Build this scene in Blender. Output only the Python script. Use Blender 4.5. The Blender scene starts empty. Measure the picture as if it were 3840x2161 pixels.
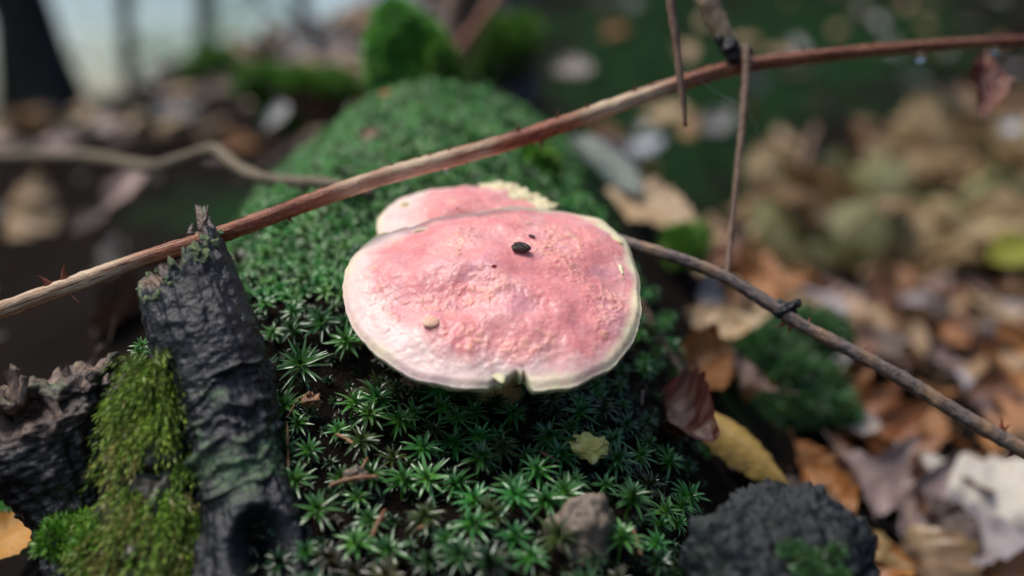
import bpy, math, random
import numpy as np
from mathutils import Vector, Matrix

R = math.radians
random.seed(7)
rng = np.random.default_rng(7)
SC = bpy.context.scene
COL = SC.collection

# ------------------------------------------------------------------ camera
PITCH = 10.0
CAM = np.array([0.0, 0.0, 0.35])
FPX = 3840 * 35.0 / 36.0
cp, sp = math.cos(R(PITCH)), math.sin(R(PITCH))
RIGHT = np.array([1.0, 0, 0]); FWD = np.array([0, cp, -sp]); UPC = np.array([0, sp, cp])

cam = bpy.data.cameras.new('camera')
cam.lens = 35; cam.sensor_width = 36; cam.clip_start = 0.01; cam.clip_end = 2000
cam.dof.use_dof = True; cam.dof.focus_distance = 0.309; cam.dof.aperture_fstop = 3.4
cam.dof.aperture_blades = 0
camo = bpy.data.objects.new('camera', cam); COL.objects.link(camo)
camo.location = CAM; camo.rotation_euler = (R(90 - PITCH), 0, 0)
SC.camera = camo

# ------------------------------------------------------------------ sky, sun, exposure
SUN_ELEV, SUN_AZ = 68.0, 262.0      # azimuth clockwise from +Y
world = bpy.data.worlds.new('World'); SC.world = world; world.use_nodes = True
nt = world.node_tree; nt.nodes.clear()
sky = nt.nodes.new('ShaderNodeTexSky'); sky.sky_type = 'NISHITA'; sky.sun_disc = False
sky.sun_elevation = R(SUN_ELEV); sky.sun_rotation = R(SUN_AZ)
sky.air_density = 1.0; sky.dust_density = 1.6; sky.ozone_density = 1.0
bg = nt.nodes.new('ShaderNodeBackground'); bg.inputs['Strength'].default_value = 0.055
wo = nt.nodes.new('ShaderNodeOutputWorld')
nt.links.new(sky.outputs[0], bg.inputs[0]); nt.links.new(bg.outputs[0], wo.inputs[0])

sun = bpy.data.lights.new('sun', 'SUN'); sun.energy = 1.5; sun.angle = R(28); sun.color = (1.0, 0.95, 0.88)
suno = bpy.data.objects.new('sun', sun); COL.objects.link(suno)
sd = Vector((math.sin(R(SUN_AZ)) * math.cos(R(SUN_ELEV)), math.cos(R(SUN_AZ)) * math.cos(R(SUN_ELEV)), math.sin(R(SUN_ELEV))))
suno.rotation_euler = sd.to_track_quat('Z', 'Y').to_euler()

vs = SC.view_settings
vs.view_transform = 'Standard'; vs.look = 'None'; vs.exposure = 1.2; vs.gamma = 1.0; vs.use_curve_mapping = False

# ------------------------------------------------------------------ helpers
def P(px, py, d):
    """point d metres along the view axis, seen at a pixel of the 3840 px photograph"""
    return CAM + RIGHT * ((px - 1920) / FPX * d) - UPC * ((py - 1080.5) / FPX * d) + FWD * d

def DD(d):
    """stretch of the distances behind the bank"""
    return d + np.maximum(0, d - 0.5) * 0.9

def ray(px, py):
    v = FWD + RIGHT * ((px - 1920) / FPX) - UPC * ((py - 1080.5) / FPX)
    return v

def project(V):
    q = np.asarray(V) - CAM
    d = q @ FWD
    d = np.where(np.abs(d) < 1e-6, 1e-6, d)
    return 1920 + (q @ RIGHT) / d * FPX, 1080.5 - (q @ UPC) / d * FPX, d

def sstep(a, b, x):
    t = np.clip((np.asarray(x, float) - a) / (b - a), 0, 1)
    return t * t * (3 - 2 * t)

def _hash(ix, iy, iz, seed):
    with np.errstate(over='ignore'):
        h = (ix.astype(np.uint32) * np.uint32(374761393) + iy.astype(np.uint32) * np.uint32(668265263)
             + iz.astype(np.uint32) * np.uint32(2147483647) + np.uint32(seed * 1013904223 & 0xffffffff))
        h = (h ^ (h >> np.uint32(13))) * np.uint32(1274126177)
        h = (h ^ (h >> np.uint32(16))) * np.uint32(2246822519)
        h = h ^ (h >> np.uint32(15))
    return h.astype(np.float64) / 4294967295.0 * 2 - 1

_GR = np.random.default_rng(5).normal(size=(256, 3)); _GR /= np.linalg.norm(_GR, axis=1)[:, None]
def noise(Pn, scale=1.0, seed=0):
    p = np.asarray(Pn, float) * scale + 1000.3
    i = np.floor(p).astype(np.int64); f = p - i
    u = f * f * f * (f * (f * 6 - 15) + 10)
    r = 0
    for dx in (0, 1):
        wx = u[..., 0] if dx else 1 - u[..., 0]
        for dy in (0, 1):
            wy = u[..., 1] if dy else 1 - u[..., 1]
            for dz in (0, 1):
                wz = u[..., 2] if dz else 1 - u[..., 2]
                g = _GR[((_hash(i[..., 0] + dx, i[..., 1] + dy, i[..., 2] + dz, seed) * .5 + .5) * 255.99).astype(int)]
                r = r + wx * wy * wz * (g[..., 0] * (f[..., 0] - dx) + g[..., 1] * (f[..., 1] - dy) + g[..., 2] * (f[..., 2] - dz))
    return r * 1.7

def cells(P2, scale, seed):
    """distance to the nearest of jittered points, and a value per cell"""
    p = np.asarray(P2, float) * scale + 500.0
    i = np.floor(p).astype(np.int64); best = np.full(p.shape[:-1], 9.0); val = np.zeros(p.shape[:-1])
    z = np.zeros_like(i[..., 0])
    for dx in (-1, 0, 1):
        for dy in (-1, 0, 1):
            cx, cy = i[..., 0] + dx, i[..., 1] + dy
            jx = _hash(cx, cy, z, seed) * .45 + .5; jy = _hash(cx, cy, z + 1, seed) * .45 + .5
            d = np.hypot(cx + jx - p[..., 0], cy + jy - p[..., 1])
            m = d < best
            best = np.where(m, d, best); val = np.where(m, _hash(cx, cy, z + 2, seed), val)
    return best, val

def fbm(Pn, scale, octs=4, seed=0, gain=0.5):
    s = 0; a = 1
    for o in range(octs):
        s = s + a * noise(Pn, scale * 2 ** o, seed + o * 17)
        a *= gain
    return s

def make_mesh(name, V, F, mat=None, attrs=None, smooth=True):
    """V Nx3; F list of index arrays (Nx3 / Nx4)"""
    me = bpy.data.meshes.new(name)
    V = np.asarray(V, np.float32).reshape(-1, 3)
    if not isinstance(F, (list, tuple)): F = [F]
    F = [np.asarray(f, np.int32) for f in F if len(f)]
    loops = np.concatenate([f.ravel() for f in F])
    tot = np.concatenate([np.full(len(f), f.shape[1], np.int32) for f in F])
    start = np.concatenate([[0], np.cumsum(tot)[:-1]]).astype(np.int32)
    me.vertices.add(len(V)); me.vertices.foreach_set('co', V.ravel())
    me.loops.add(len(loops)); me.loops.foreach_set('vertex_index', loops)
    me.polygons.add(len(tot)); me.polygons.foreach_set('loop_start', start); me.polygons.foreach_set('loop_total', tot)
    if smooth: me.polygons.foreach_set('use_smooth', np.ones(len(tot), bool))
    for k, a in (attrs or {}).items():
        a = np.asarray(a, np.float32)
        if a.ndim == 1:
            at = me.attributes.new(k, 'FLOAT', 'POINT'); at.data.foreach_set('value', a)
        else:
            at = me.attributes.new(k, 'FLOAT_COLOR', 'POINT')
            c = np.ones((len(a), 4), np.float32); c[:, :3] = a[:, :3]
            at.data.foreach_set('color', c.ravel())
    me.update(calc_edges=True); me.validate()
    if mat: me.materials.append(mat)
    return me

def obj(name, me, parent=None, label=None, cat=None, group=None, kind=None, M=None, color=None):
    o = bpy.data.objects.new(name, me); COL.objects.link(o)
    if parent is not None: o.parent = parent
    if M is not None: o.matrix_basis = M
    if label: o['label'] = label
    if cat: o['category'] = cat
    if group: o['group'] = group
    if kind: o['kind'] = kind
    if color is not None: o.color = (*color, 1.0)
    return o

def empty(name, loc, label, cat, group=None):
    o = obj(name, None, label=label, cat=cat, group=group)
    o.empty_display_size = 0.01
    o.location = [float(c) for c in loc]
    return o

def part(name, V, F, mat, root, attrs=None, smooth=True, label=None, loc=None):
    """mesh given in world coordinates, stored relative to its root's location"""
    off = np.array(root_loc(root))
    o = obj(name, make_mesh(name, np.asarray(V) - off, F, mat, attrs, smooth), parent=root, label=label)
    return o

def root_loc(o):
    l = np.zeros(3)
    while o is not None:
        l = l + np.array(o.location); o = o.parent
    return l

def thing(name, V, F, mat, label, cat, group=None, kind=None, attrs=None, smooth=True, color=None):
    V = np.asarray(V, float)
    base = np.array([V[:, 0].mean(), V[:, 1].mean(), V[:, 2].min()])
    o = obj(name, make_mesh(name, V - base, F, mat, attrs, smooth), label=label, cat=cat, group=group, kind=kind, color=color)
    o.location = base
    return o

def grid_faces(n, m, wrap=True, off=0):
    """n rings of m vertices"""
    i = np.arange(n - 1)[:, None]; j = np.arange(m if wrap else m - 1)[None, :]
    j2 = (j + 1) % m
    a = i * m + j; b = i * m + j2; c = (i + 1) * m + j2; d = (i + 1) * m + j
    return np.stack([a, b, c, d], -1).reshape(-1, 4) + off

def resample(pts, n):
    """Catmull-Rom through control rows, n samples evenly in parameter by chord length"""
    pts = np.asarray(pts, float)
    k = len(pts)
    ext = np.vstack([2 * pts[0] - pts[1], pts, 2 * pts[-1] - pts[-2]])
    seg = np.linalg.norm(np.diff(pts[:, :3], axis=0), axis=1)
    cum = np.concatenate([[0], np.cumsum(seg)])
    s = np.linspace(0, cum[-1], n)
    idx = np.clip(np.searchsorted(cum, s, 'right') - 1, 0, k - 2)
    t = ((s - cum[idx]) / seg[idx])[:, None]
    p0, p1, p2, p3 = ext[idx], ext[idx + 1], ext[idx + 2], ext[idx + 3]
    return 0.5 * (2 * p1 + (p2 - p0) * t + (2 * p0 - 5 * p1 + 4 * p2 - p3) * t ** 2 + (3 * p1 - p0 - 3 * p2 + p3) * t ** 3)

def frames(path):
    T = np.gradient(path, axis=0); T /= np.linalg.norm(T, axis=1)[:, None]
    N = np.zeros_like(T); up = np.array([0.3, -0.8, 0.52])
    n = up - T[0] * (up @ T[0]); n /= np.linalg.norm(n)
    for i in range(len(T)):
        n = n - T[i] * (n @ T[i]); n /= np.linalg.norm(n); N[i] = n
    B = np.cross(T, N)
    return T, N, B

def tube(ctrl, n, m, rough=0.0, rscale=200, seed=0, facets=0.0, caps=True):
    """ctrl rows (x,y,z,r). returns V, F list, attrs"""
    c = resample(ctrl, n); path = c[:, :3]; rad = c[:, 3]
    T, N, B = frames(path)
    a = np.linspace(0, 2 * np.pi, m, endpoint=False)
    ca, sa = np.cos(a), np.sin(a)
    base = path[:, None, :] + rad[:, None, None] * (N[:, None, :] * ca[None, :, None] + B[:, None, :] * sa[None, :, None])
    k = 1 + facets * np.cos(5 * a)[None, :] * np.ones((n, 1))
    if rough:
        q = base + 0
        k = k + rough * fbm(q, rscale, 3, seed)
    V = path[:, None, :] + (base - path[:, None, :]) * k[..., None]
    V = V.reshape(-1, 3)
    F = [grid_faces(n, m)]
    if caps:
        V = np.vstack([V, path[0], path[-1]])
        j = np.arange(m); j2 = (j + 1) % m
        F.append(np.stack([np.full(m, n * m), j2, j], 1))
        F.append(np.stack([np.full(m, n * m + 1), (n - 1) * m + j, (n - 1) * m + j2], 1))
    t = np.repeat(np.linspace(0, 1, n), m); ang = np.tile(a, n)
    if caps: t = np.append(t, [0, 1]); ang = np.append(ang, [0, 0])
    return V, F, {'t': t, 'ang': ang}, (path, T, N, B, rad)

# ------------------------------------------------------------------ materials
class MT:
    def __init__(s, name):
        s.m = bpy.data.materials.new(name); s.m.use_nodes = True
        s.t = s.m.node_tree; s.b = s.t.nodes['Principled BSDF']; s.out = s.t.nodes['Material Output']
    def n(s, typ, **kw):
        nd = s.t.nodes.new('ShaderNode' + typ)
        for k, v in kw.items(): setattr(nd, k, v)
        return nd
    def l(s, a, b): s.t.links.new(a, b)
    def set(s, **kw):
        for k, v in kw.items():
            s.b.inputs[k.replace('_', ' ')].default_value = v
        return s
    def attr(s, name, out='Fac'):
        a = s.n('Attribute'); a.attribute_name = name; return a.outputs[out]
    def coord(s, which='Object'):
        return s.n('TexCoord').outputs[which]
    def noise(s, scale, detail=4, rough=0.55, vec=None, dist=0.0, out='Fac'):
        nd = s.n('TexNoise'); nd.inputs['Scale'].default_value = scale; nd.inputs['Detail'].default_value = detail
        nd.inputs['Roughness'].default_value = rough; nd.inputs['Distortion'].default_value = dist
        s.l(vec if vec is not None else s.coord(), nd.inputs['Vector']); return nd.outputs[out]
    def voro(s, scale, vec=None, feature='F1', out='Distance'):
        nd = s.n('TexVoronoi'); nd.feature = feature; nd.inputs['Scale'].default_value = scale
        s.l(vec if vec is not None else s.coord(), nd.inputs['Vector']); return nd.outputs[out]
    def ramp(s, fac, stops, interp='LINEAR'):
        nd = s.n('ValToRGB'); cr = nd.color_ramp; cr.interpolation = interp
        while len(cr.elements) < len(stops): cr.elements.new(0.5)
        for e, (p, c) in zip(cr.elements, stops):
            e.position = p; e.color = (*c, 1) if len(c) == 3 else c
        s.l(fac, nd.inputs[0]); return nd.outputs[0]
    def mix(s, fac, a, b, mode='MIX'):
        nd = s.n('Mix'); nd.data_type = 'RGBA'; nd.blend_type = mode
        for v, i in ((fac, 0), (a, 6), (b, 7)):
            if isinstance(v, (int, float)): nd.inputs[i].default_value = v
            elif isinstance(v, tuple): nd.inputs[i].default_value = (*v, 1)
            else: s.l(v, nd.inputs[i])
        return nd.outputs[2]
    def math(s, op, a, b=0.0, clamp=False):
        nd = s.n('Math'); nd.operation = op; nd.use_clamp = clamp
        for v, i in ((a, 0), (b, 1)):
            if isinstance(v, (int, float)): nd.inputs[i].default_value = v
            else: s.l(v, nd.inputs[i])
        return nd.outputs[0]
    def mapr(s, v, a, b, c=0.0, d=1.0):
        nd = s.n('MapRange'); s.l(v, nd.inputs[0])
        for i, x in enumerate((a, b, c, d)): nd.inputs[i + 1].default_value = x
        return nd.outputs[0]
    def bump(s, h, strength=0.5, dist=0.001):
        nd = s.n('Bump'); nd.inputs['Strength'].default_value = strength; nd.inputs['Distance'].default_value = dist
        s.l(h, nd.inputs['Height']); s.l(nd.outputs[0], s.b.inputs['Normal']); return nd
    def scalevec(s, vec, sc):
        nd = s.n('VectorMath'); nd.operation = 'MULTIPLY'; s.l(vec, nd.inputs[0]); nd.inputs[1].default_value = sc
        return nd.outputs[0]
    def color(s, c):
        if isinstance(c, tuple): s.b.inputs['Base Color'].default_value = (*c, 1)
        else: s.l(c, s.b.inputs['Base Color'])
        return s
    def rough(s, r):
        if isinstance(r, (int, float)): s.b.inputs['Roughness'].default_value = r
        else: s.l(r, s.b.inputs['Roughness'])
        return s

def mat_ground():
    m = MT('forest_soil')
    n1 = m.noise(60, 6, 0.65); n2 = m.noise(700, 4, 0.6); n3 = m.noise(9, 3)
    soil = m.ramp(n1, [(0.3, (0.003, 0.002, 0.0015)), (0.5, (0.007, 0.0045, 0.003)), (0.62, (0.014, 0.008, 0.005)), (0.75, (0.007, 0.005, 0.004))])
    soil = m.mix(m.mapr(n2, 0.5, 0.75), soil, (0.022, 0.012, 0.007))
    ms = m.ramp(m.noise(400, 4), [(0.3, (0.004, 0.014, 0.004)), (0.5, (0.009, 0.032, 0.008)), (0.7, (0.022, 0.06, 0.013))])
    f = m.math('ADD', m.attr('moss'), m.mapr(n3, 0.3, 0.7, -0.35, 0.35))
    f = m.mapr(f, 0.35, 0.65)
    m.color(m.mix(f, soil, ms)); m.rough(m.mapr(n1, 0.3, 0.7, 0.8, 1.0)); m.set(Specular_IOR_Level=0.1)
    m.bump(m.math('ADD', n2, m.noise(250, 5)), 0.8, 0.004)
    return m.m

def mat_capskin():
    m = MT('cap_skin')
    edge = m.attr('edge'); wart = m.attr('wart'); pale = m.attr('pale')
    n1 = m.noise(45, 5, 0.6); n2 = m.noise(160, 5, 0.65, dist=0.4); n3 = m.noise(420, 3, 0.6)
    red = m.ramp(n1, [(0.30, (0.80, 0.36, 0.36)), (0.45, (0.77, 0.27, 0.27)), (0.58, (0.80, 0.37, 0.36)), (0.72, (0.74, 0.30, 0.33))])
    purple = m.mapr(m.noise(95, 3), 0.54, 0.66)
    red = m.mix(m.math('MULTIPLY', purple, 0.55), red, (0.62, 0.26, 0.31))
    deep = m.mapr(n2, 0.42, 0.28)
    red = m.mix(m.math('MULTIPLY', deep, 0.6), red, (0.78, 0.18, 0.17))
    wcol = m.ramp(n3, [(0.3, (0.82, 0.34, 0.22)), (0.6, (0.86, 0.50, 0.34)), (0.8, (0.86, 0.64, 0.46))])
    c = m.mix(m.mapr(wart, 0.15, 0.8, 0.0, 0.7), red, wcol)
    pf = m.math('ADD', pale, m.mapr(m.noise(120, 5, 0.7), 0.3, 0.7, -0.38, 0.38))
    c = m.mix(m.mapr(pf, 0.2, 0.9, 0.0, 0.92), c, (0.88, 0.66, 0.60))
    ef = m.math('ADD', edge, m.mapr(m.noise(70, 4), 0.3, 0.7, -0.28, 0.28))
    c = m.mix(m.mapr(ef, 0.50, 0.95), c, (0.88, 0.77, 0.50))
    sp_ = m.mapr(m.voro(230), 0.09, 0.02)
    c = m.mix(m.math('MULTIPLY', sp_, m.mapr(n1, 0.55, 0.65, 0, 0.6)), c, (0.25, 0.09, 0.06))
    m.color(c); m.rough(m.mapr(n2, 0.3, 0.7, 0.38, 0.6))
    m.set(Subsurface_Weight=0.3, Subsurface_Scale=0.004, Specular_IOR_Level=0.4, Coat_Weight=0.12, Coat_Roughness=0.1)
    m.b.inputs['Subsurface Radius'].default_value = (1.0, 0.4, 0.3)
    m.bump(m.math('ADD', m.noise(520, 4, 0.6), m.math('MULTIPLY', n2, 1.2)), 0.28, 0.0010)
    return m.m

def mat_simple(name, stops, scale, detail=5, rough=(0.4, 0.7), bump=0.4, bdist=0.001, stretch=None, sss=0.0, spec=0.5, coat=0.0):
    m = MT(name)
    v = m.coord()
    if stretch: v = m.scalevec(v, stretch)
    n1 = m.noise(scale, detail, 0.62, v)
    m.color(m.ramp(n1, stops)); m.rough(m.mapr(n1, 0.3, 0.7, *rough))
    m.set(Specular_IOR_Level=spec, Coat_Weight=coat, Coat_Roughness=0.15)
    if sss: m.set(Subsurface_Weight=sss, Subsurface_Scale=0.003)
    m.bump(m.math('ADD', n1, m.noise(scale * 4, 4, 0.6, v)), bump, bdist)
    return m.m

def mat_moss(name, tip, mid, base, brown=0.12, rough=0.3, objrand=False, transl=0.15, brcol=(0.055, 0.032, 0.014)):
    m = MT(name)
    t = m.attr('t')
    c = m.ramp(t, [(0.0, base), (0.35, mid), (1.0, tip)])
    if objrand:
        sep = m.n('SeparateColor'); m.l(m.n('ObjectInfo').outputs['Color'], sep.inputs[0]); rv = sep.outputs[0]
    else:
        rv = m.attr('rnd')
    c = m.mix(m.mapr(rv, 1 - brown, 1 - brown + 0.02, 0, 0.75), c, brcol)
    hsv = m.n('HueSaturation'); m.l(c, hsv.inputs['Color'])
    m.l(m.mapr(rv, 0, 1, 0.475, 0.52), hsv.inputs['Hue'])
    r2 = m.math('FRACT', m.math('MULTIPLY', rv, 17.31))
    m.l(m.mapr(r2, 0, 1, 0.5, 1.4), hsv.inputs['Value'])
    m.color(hsv.outputs[0]); m.rough(rough)
    m.set(Specular_IOR_Level=0.65)
    tr = m.n('BsdfTranslucent'); m.l(hsv.outputs[0], tr.inputs[0])
    mx = m.n('MixShader'); mx.inputs[0].default_value = transl
    m.l(m.b.outputs[0], mx.inputs[1]); m.l(tr.outputs[0], mx.inputs[2]); m.l(mx.outputs[0], m.out.inputs[0])
    return m.m

def mat_leaf(name='dead_leaf', transl=0.12, rough=(0.22, 0.5), vein=True, byattr=False, spots=0.55):
    m = MT(name)
    oc = m.attr('col', 'Color') if byattr else m.n('ObjectInfo').outputs['Color']
    n1 = m.noise(70, 5, 0.6); n2 = m.noise(300, 4)
    hsv = m.n('HueSaturation'); m.l(oc, hsv.inputs['Color'])
    m.l(m.mapr(n1, 0.3, 0.7, 0.485, 0.515), hsv.inputs['Hue']); m.l(m.mapr(n1, 0.25, 0.75, 0.55, 1.35), hsv.inputs['Value'])
    c = m.mix(m.mapr(n2, 0.58, 0.75, 0, spots), hsv.outputs[0], (0.03, 0.016, 0.008))
    if vein:
        c = m.mix(m.math('MULTIPLY', m.attr('vein'), 0.45), c, m.mix(0.5, oc, (0.5, 0.4, 0.25)))
    m.color(c); m.rough(m.mapr(n1, 0.3, 0.7, *rough)); m.set(Specular_IOR_Level=0.6)
    m.bump(m.math('SUBTRACT', n2, m.attr('vein')), 0.35, 0.0008)
    tr = m.n('BsdfTranslucent'); m.l(c, tr.inputs[0])
    mx = m.n('MixShader'); mx.inputs[0].default_value = transl
    m.l(m.b.outputs[0], mx.inputs[1]); m.l(tr.outputs[0], mx.inputs[2]); m.l(mx.outputs[0], m.out.inputs[0])
    return m.m

def mat_bramble(name, pal, worn, wornamt, rough=(0.18, 0.5)):
    m = MT(name)
    v = m.coord()
    t = m.attr('t'); ang = m.attr('ang')
    cv = m.n('CombineXYZ'); m.l(m.math('MULTIPLY', t, 60.0), cv.inputs[0])
    m.l(m.math('MULTIPLY', m.math('SINE', ang), 1.2), cv.inputs[1]); m.l(m.math('MULTIPLY', m.math('COSINE', ang), 1.2), cv.inputs[2])
    s = cv.outputs[0]
    n1 = m.noise(0.35, 4, 0.6, s); n2 = m.noise(2.2, 5, 0.65, s); n3 = m.noise(2500, 3, 0.6, v)
    c = m.ramp(n2, [(0.25, pal[0]), (0.45, pal[1]), (0.6, pal[2]), (0.8, pal[1])])
    st = m.scalevec(s, (0.22, 2.6, 2.6))
    wn = m.noise(1.0, 4, 0.6, st)
    wf = m.math('MULTIPLY', m.mapr(wn, 0.52 - wornamt, 0.58 - wornamt), m.mapr(n1, 0.44, 0.52))
    wcol = m.mix(m.mapr(n2, 0.35, 0.65), worn, tuple(x * 0.55 for x in worn))
    wf2 = m.math('MULTIPLY', m.attr('worn'), m.mapr(m.math('ADD', wn, m.math('MULTIPLY', m.noise(3.0, 3, 0.6, m.scalevec(s, (0.5, 2, 2))), 0.5)), 0.62, 0.74))
    wf = m.math('MAXIMUM', m.math('MULTIPLY', wf, 0.22), wf2)
    c = m.mix(wf, c, wcol)
    dk = m.mapr(n3, 0.60, 0.72)
    c = m.mix(m.math('MULTIPLY', dk, 0.7), c, (0.012, 0.008, 0.006))
    m.color(c); m.rough(m.mapr(n2, 0.3, 0.7, *rough)); m.set(Specular_IOR_Level=0.6)
    m.bump(m.math('ADD', m.math('MULTIPLY', n3, 0.5), m.math('ADD', n2, m.noise(900, 4, 0.6, v))), 0.5, 0.0008)
    return m.m

def mat_bark(name, dark, mid, lichen, lichamt=0.0, rough=(0.16, 0.5)):
    m = MT(name)
    v = m.coord()
    n1 = m.noise(110, 6, 0.65); n2 = m.noise(480, 5, 0.65); n3 = m.noise(60, 4, 0.6, dist=0.6)
    c = m.ramp(n1, [(0.28, dark), (0.5, mid), (0.62, tuple(0.6 * x for x in mid)), (0.78, tuple(1.7 * x for x in mid))])
    lf = m.math('ADD', m.attr('lich'), m.mapr(n3, 0.3, 0.7, -0.45, 0.45 + lichamt))
    lf = m.math('MULTIPLY', m.mapr(lf, 0.42, 0.62), m.mapr(n2, 0.36, 0.52))
    lc = m.ramp(n2, [(0.35, tuple(0.45 * x for x in lichen)), (0.6, lichen), (0.8, tuple(1.5 * x for x in lichen))])
    c = m.mix(lf, c, lc)
    wf = m.math('MULTIPLY', m.attr('wood'), m.mapr(n1, 0.34, 0.55))
    c = m.mix(wf, c, m.ramp(n2, [(0.3, (0.05, 0.03, 0.025)), (0.5, (0.22, 0.13, 0.09)), (0.62, (0.34, 0.23, 0.16)), (0.78, (0.32, 0.29, 0.14))]))
    m.color(c)
    m.rough(m.math('ADD', m.mapr(n1, 0.3, 0.7, *rough), m.math('MULTIPLY', lf, 0.3))); m.set(Specular_IOR_Level=0.6)
    m.bump(m.math('ADD', n2, m.math('MULTIPLY', n1, 2.0)), 0.7, 0.0012)
    return m.m

M_ground = mat_ground()
M_cap = mat_capskin()
M_pore = mat_simple('pore_layer', [(0.3, (0.62, 0.52, 0.26)), (0.6, (0.82, 0.73, 0.46)), (0.8, (0.86, 0.78, 0.55))], 500, bump=0.8, sss=0.15)
M_flesh = mat_simple('pale_flesh', [(0.3, (0.62, 0.50, 0.22)), (0.55, (0.82, 0.72, 0.46)), (0.8, (0.86, 0.78, 0.55))], 260, rough=(0.4, 0.6), bump=0.5, sss=0.2)
M_stem = mat_simple('mushroom_stem', [(0.3, (0.60, 0.42, 0.14)), (0.55, (0.72, 0.45, 0.2)), (0.75, (0.62, 0.2, 0.12))], 150, stretch=(1, 1, 0.3), sss=0.1)
M_pellet = mat_simple('pellet_brown', [(0.3, (0.02, 0.013, 0.008)), (0.6, (0.06, 0.038, 0.022))], 900, rough=(0.18, 0.4), bump=0.6, spec=0.7)
M_rosette = mat_moss('star_moss', (0.11, 0.26, 0.10), (0.04, 0.17, 0.028), (0.11, 0.34, 0.03), brown=0.12, rough=0.2, objrand=True)  # tips naturally paler, lightened further in colour to suggest wet highlights
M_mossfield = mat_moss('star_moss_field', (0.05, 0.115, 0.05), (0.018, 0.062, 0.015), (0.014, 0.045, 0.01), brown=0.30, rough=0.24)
M_mossbank = mat_moss('bank_moss', (0.15, 0.38, 0.11), (0.07, 0.25, 0.045), (0.02, 0.08, 0.015), brown=0.07, rough=0.28)
M_cushion = mat_moss('cushion_moss', (0.16, 0.34, 0.035), (0.07, 0.22, 0.015), (0.015, 0.05, 0.008), brown=0.02, rough=0.5)
M_slope = mat_moss('slope_moss', (0.09, 0.22, 0.075), (0.04, 0.135, 0.035), (0.012, 0.04, 0.01), brown=0.18, rough=0.4)
M_hump = mat_moss('hump_moss', (0.20, 0.50, 0.09), (0.10, 0.34, 0.045), (0.03, 0.11, 0.02), brown=0.03, rough=0.45)
M_feather = mat_moss('feather_moss', (0.30, 0.44, 0.06), (0.10, 0.24, 0.022), (0.018, 0.014, 0.007), brown=0.18, rough=0.42, brcol=(0.30, 0.20, 0.075))
M_leaf = mat_leaf()
M_litter = mat_leaf('leaf_litter', byattr=True)
M_leafsmooth = mat_leaf('smooth_leaf', 0.1, (0.15, 0.3), spots=0.08)
M_leafgloss = mat_leaf('wet_leaf', 0.08, (0.12, 0.3))
M_green = mat_leaf('living_leaf', 0.45, (0.35, 0.5), vein=False)
M_bramble = mat_bramble('bramble_red', [(0.06, 0.013, 0.010), (0.19, 0.045, 0.020), (0.34, 0.105, 0.030)], (0.80, 0.60, 0.38), 0.01, rough=(0.12, 0.42))
M_bramble2 = mat_bramble('bramble_grey', [(0.025, 0.018, 0.018), (0.13, 0.10, 0.09), (0.28, 0.21, 0.17)], (0.55, 0.32, 0.16), 0.05)
M_twig = mat_bramble('twig_brown', [(0.05, 0.028, 0.02), (0.15, 0.08, 0.05), (0.26, 0.16, 0.10)], (0.36, 0.26, 0.17), 0.03, rough=(0.4, 0.7))
M_twigpale = mat_bramble('twig_pale', [(0.05, 0.037, 0.025), (0.13, 0.10, 0.065), (0.22, 0.16, 0.09)], (0.34, 0.23, 0.11), 0.03, rough=(0.4, 0.7))
M_twigtan = mat_bramble('twig_tan', [(0.10, 0.065, 0.04), (0.27, 0.19, 0.11), (0.40, 0.30, 0.18)], (0.45, 0.34, 0.2), 0.03, rough=(0.4, 0.7))
M_dimtwig = mat_bramble('twig_shaded', [(0.012, 0.009, 0.008), (0.035, 0.027, 0.021), (0.06, 0.045, 0.034)], (0.09, 0.07, 0.05), 0.03, rough=(0.5, 0.8))  # twig browns darkened to stand in for the shade of the hollow
M_bark = mat_bark('black_bark', (0.004, 0.005, 0.006), (0.013, 0.0135, 0.016), (0.085, 0.15, 0.07))
M_bark2 = mat_bark('rotten_bark', (0.004, 0.0035, 0.004), (0.014, 0.011, 0.011), (0.10, 0.14, 0.07))
M_char = mat_bark('dark_lump', (0.004, 0.005, 0.006), (0.010, 0.013, 0.015), (0.022, 0.045, 0.030), 0.0, rough=(0.4, 0.8))
M_rock = mat_simple('stone', [(0.3, (0.06, 0.045, 0.03)), (0.5, (0.20, 0.15, 0.11)), (0.7, (0.12, 0.11, 0.07))], 130, rough=(0.45, 0.75), bump=0.6)
M_yellow = mat_simple('yellow_flesh', [(0.3, (0.62, 0.50, 0.12)), (0.55, (0.80, 0.70, 0.22)), (0.75, (0.84, 0.76, 0.40))], 220, bump=0.5, sss=0.15)
M_needle = mat_simple('dry_needle', [(0.3, (0.10, 0.04, 0.02)), (0.5, (0.26, 0.12, 0.05)), (0.65, (0.36, 0.22, 0.11)), (0.8, (0.06, 0.03, 0.02))], 300, rough=(0.25, 0.5))
M_thread = mat_simple('spider_silk', [(0.3, (0.55, 0.62, 0.62)), (0.7, (0.7, 0.75, 0.75))], 100, rough=(0.3, 0.4), bump=0)
M_treebark = mat_simple('tree_bark', [(0.3, (0.012, 0.014, 0.014)), (0.6, (0.035, 0.036, 0.032)), (0.8, (0.05, 0.06, 0.04))], 14, stretch=(1, 1, 0.3), bump=0.8, bdist=0.01, rough=(0.8, 0.95), spec=0.15)
M_fern = mat_leaf('withered_fern', 0.3, (0.45, 0.7), vein=False)
wm = MT('water'); wm.set(Roughness=0.02, IOR=1.33, Transmission_Weight=1.0); M_water = wm.m

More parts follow.
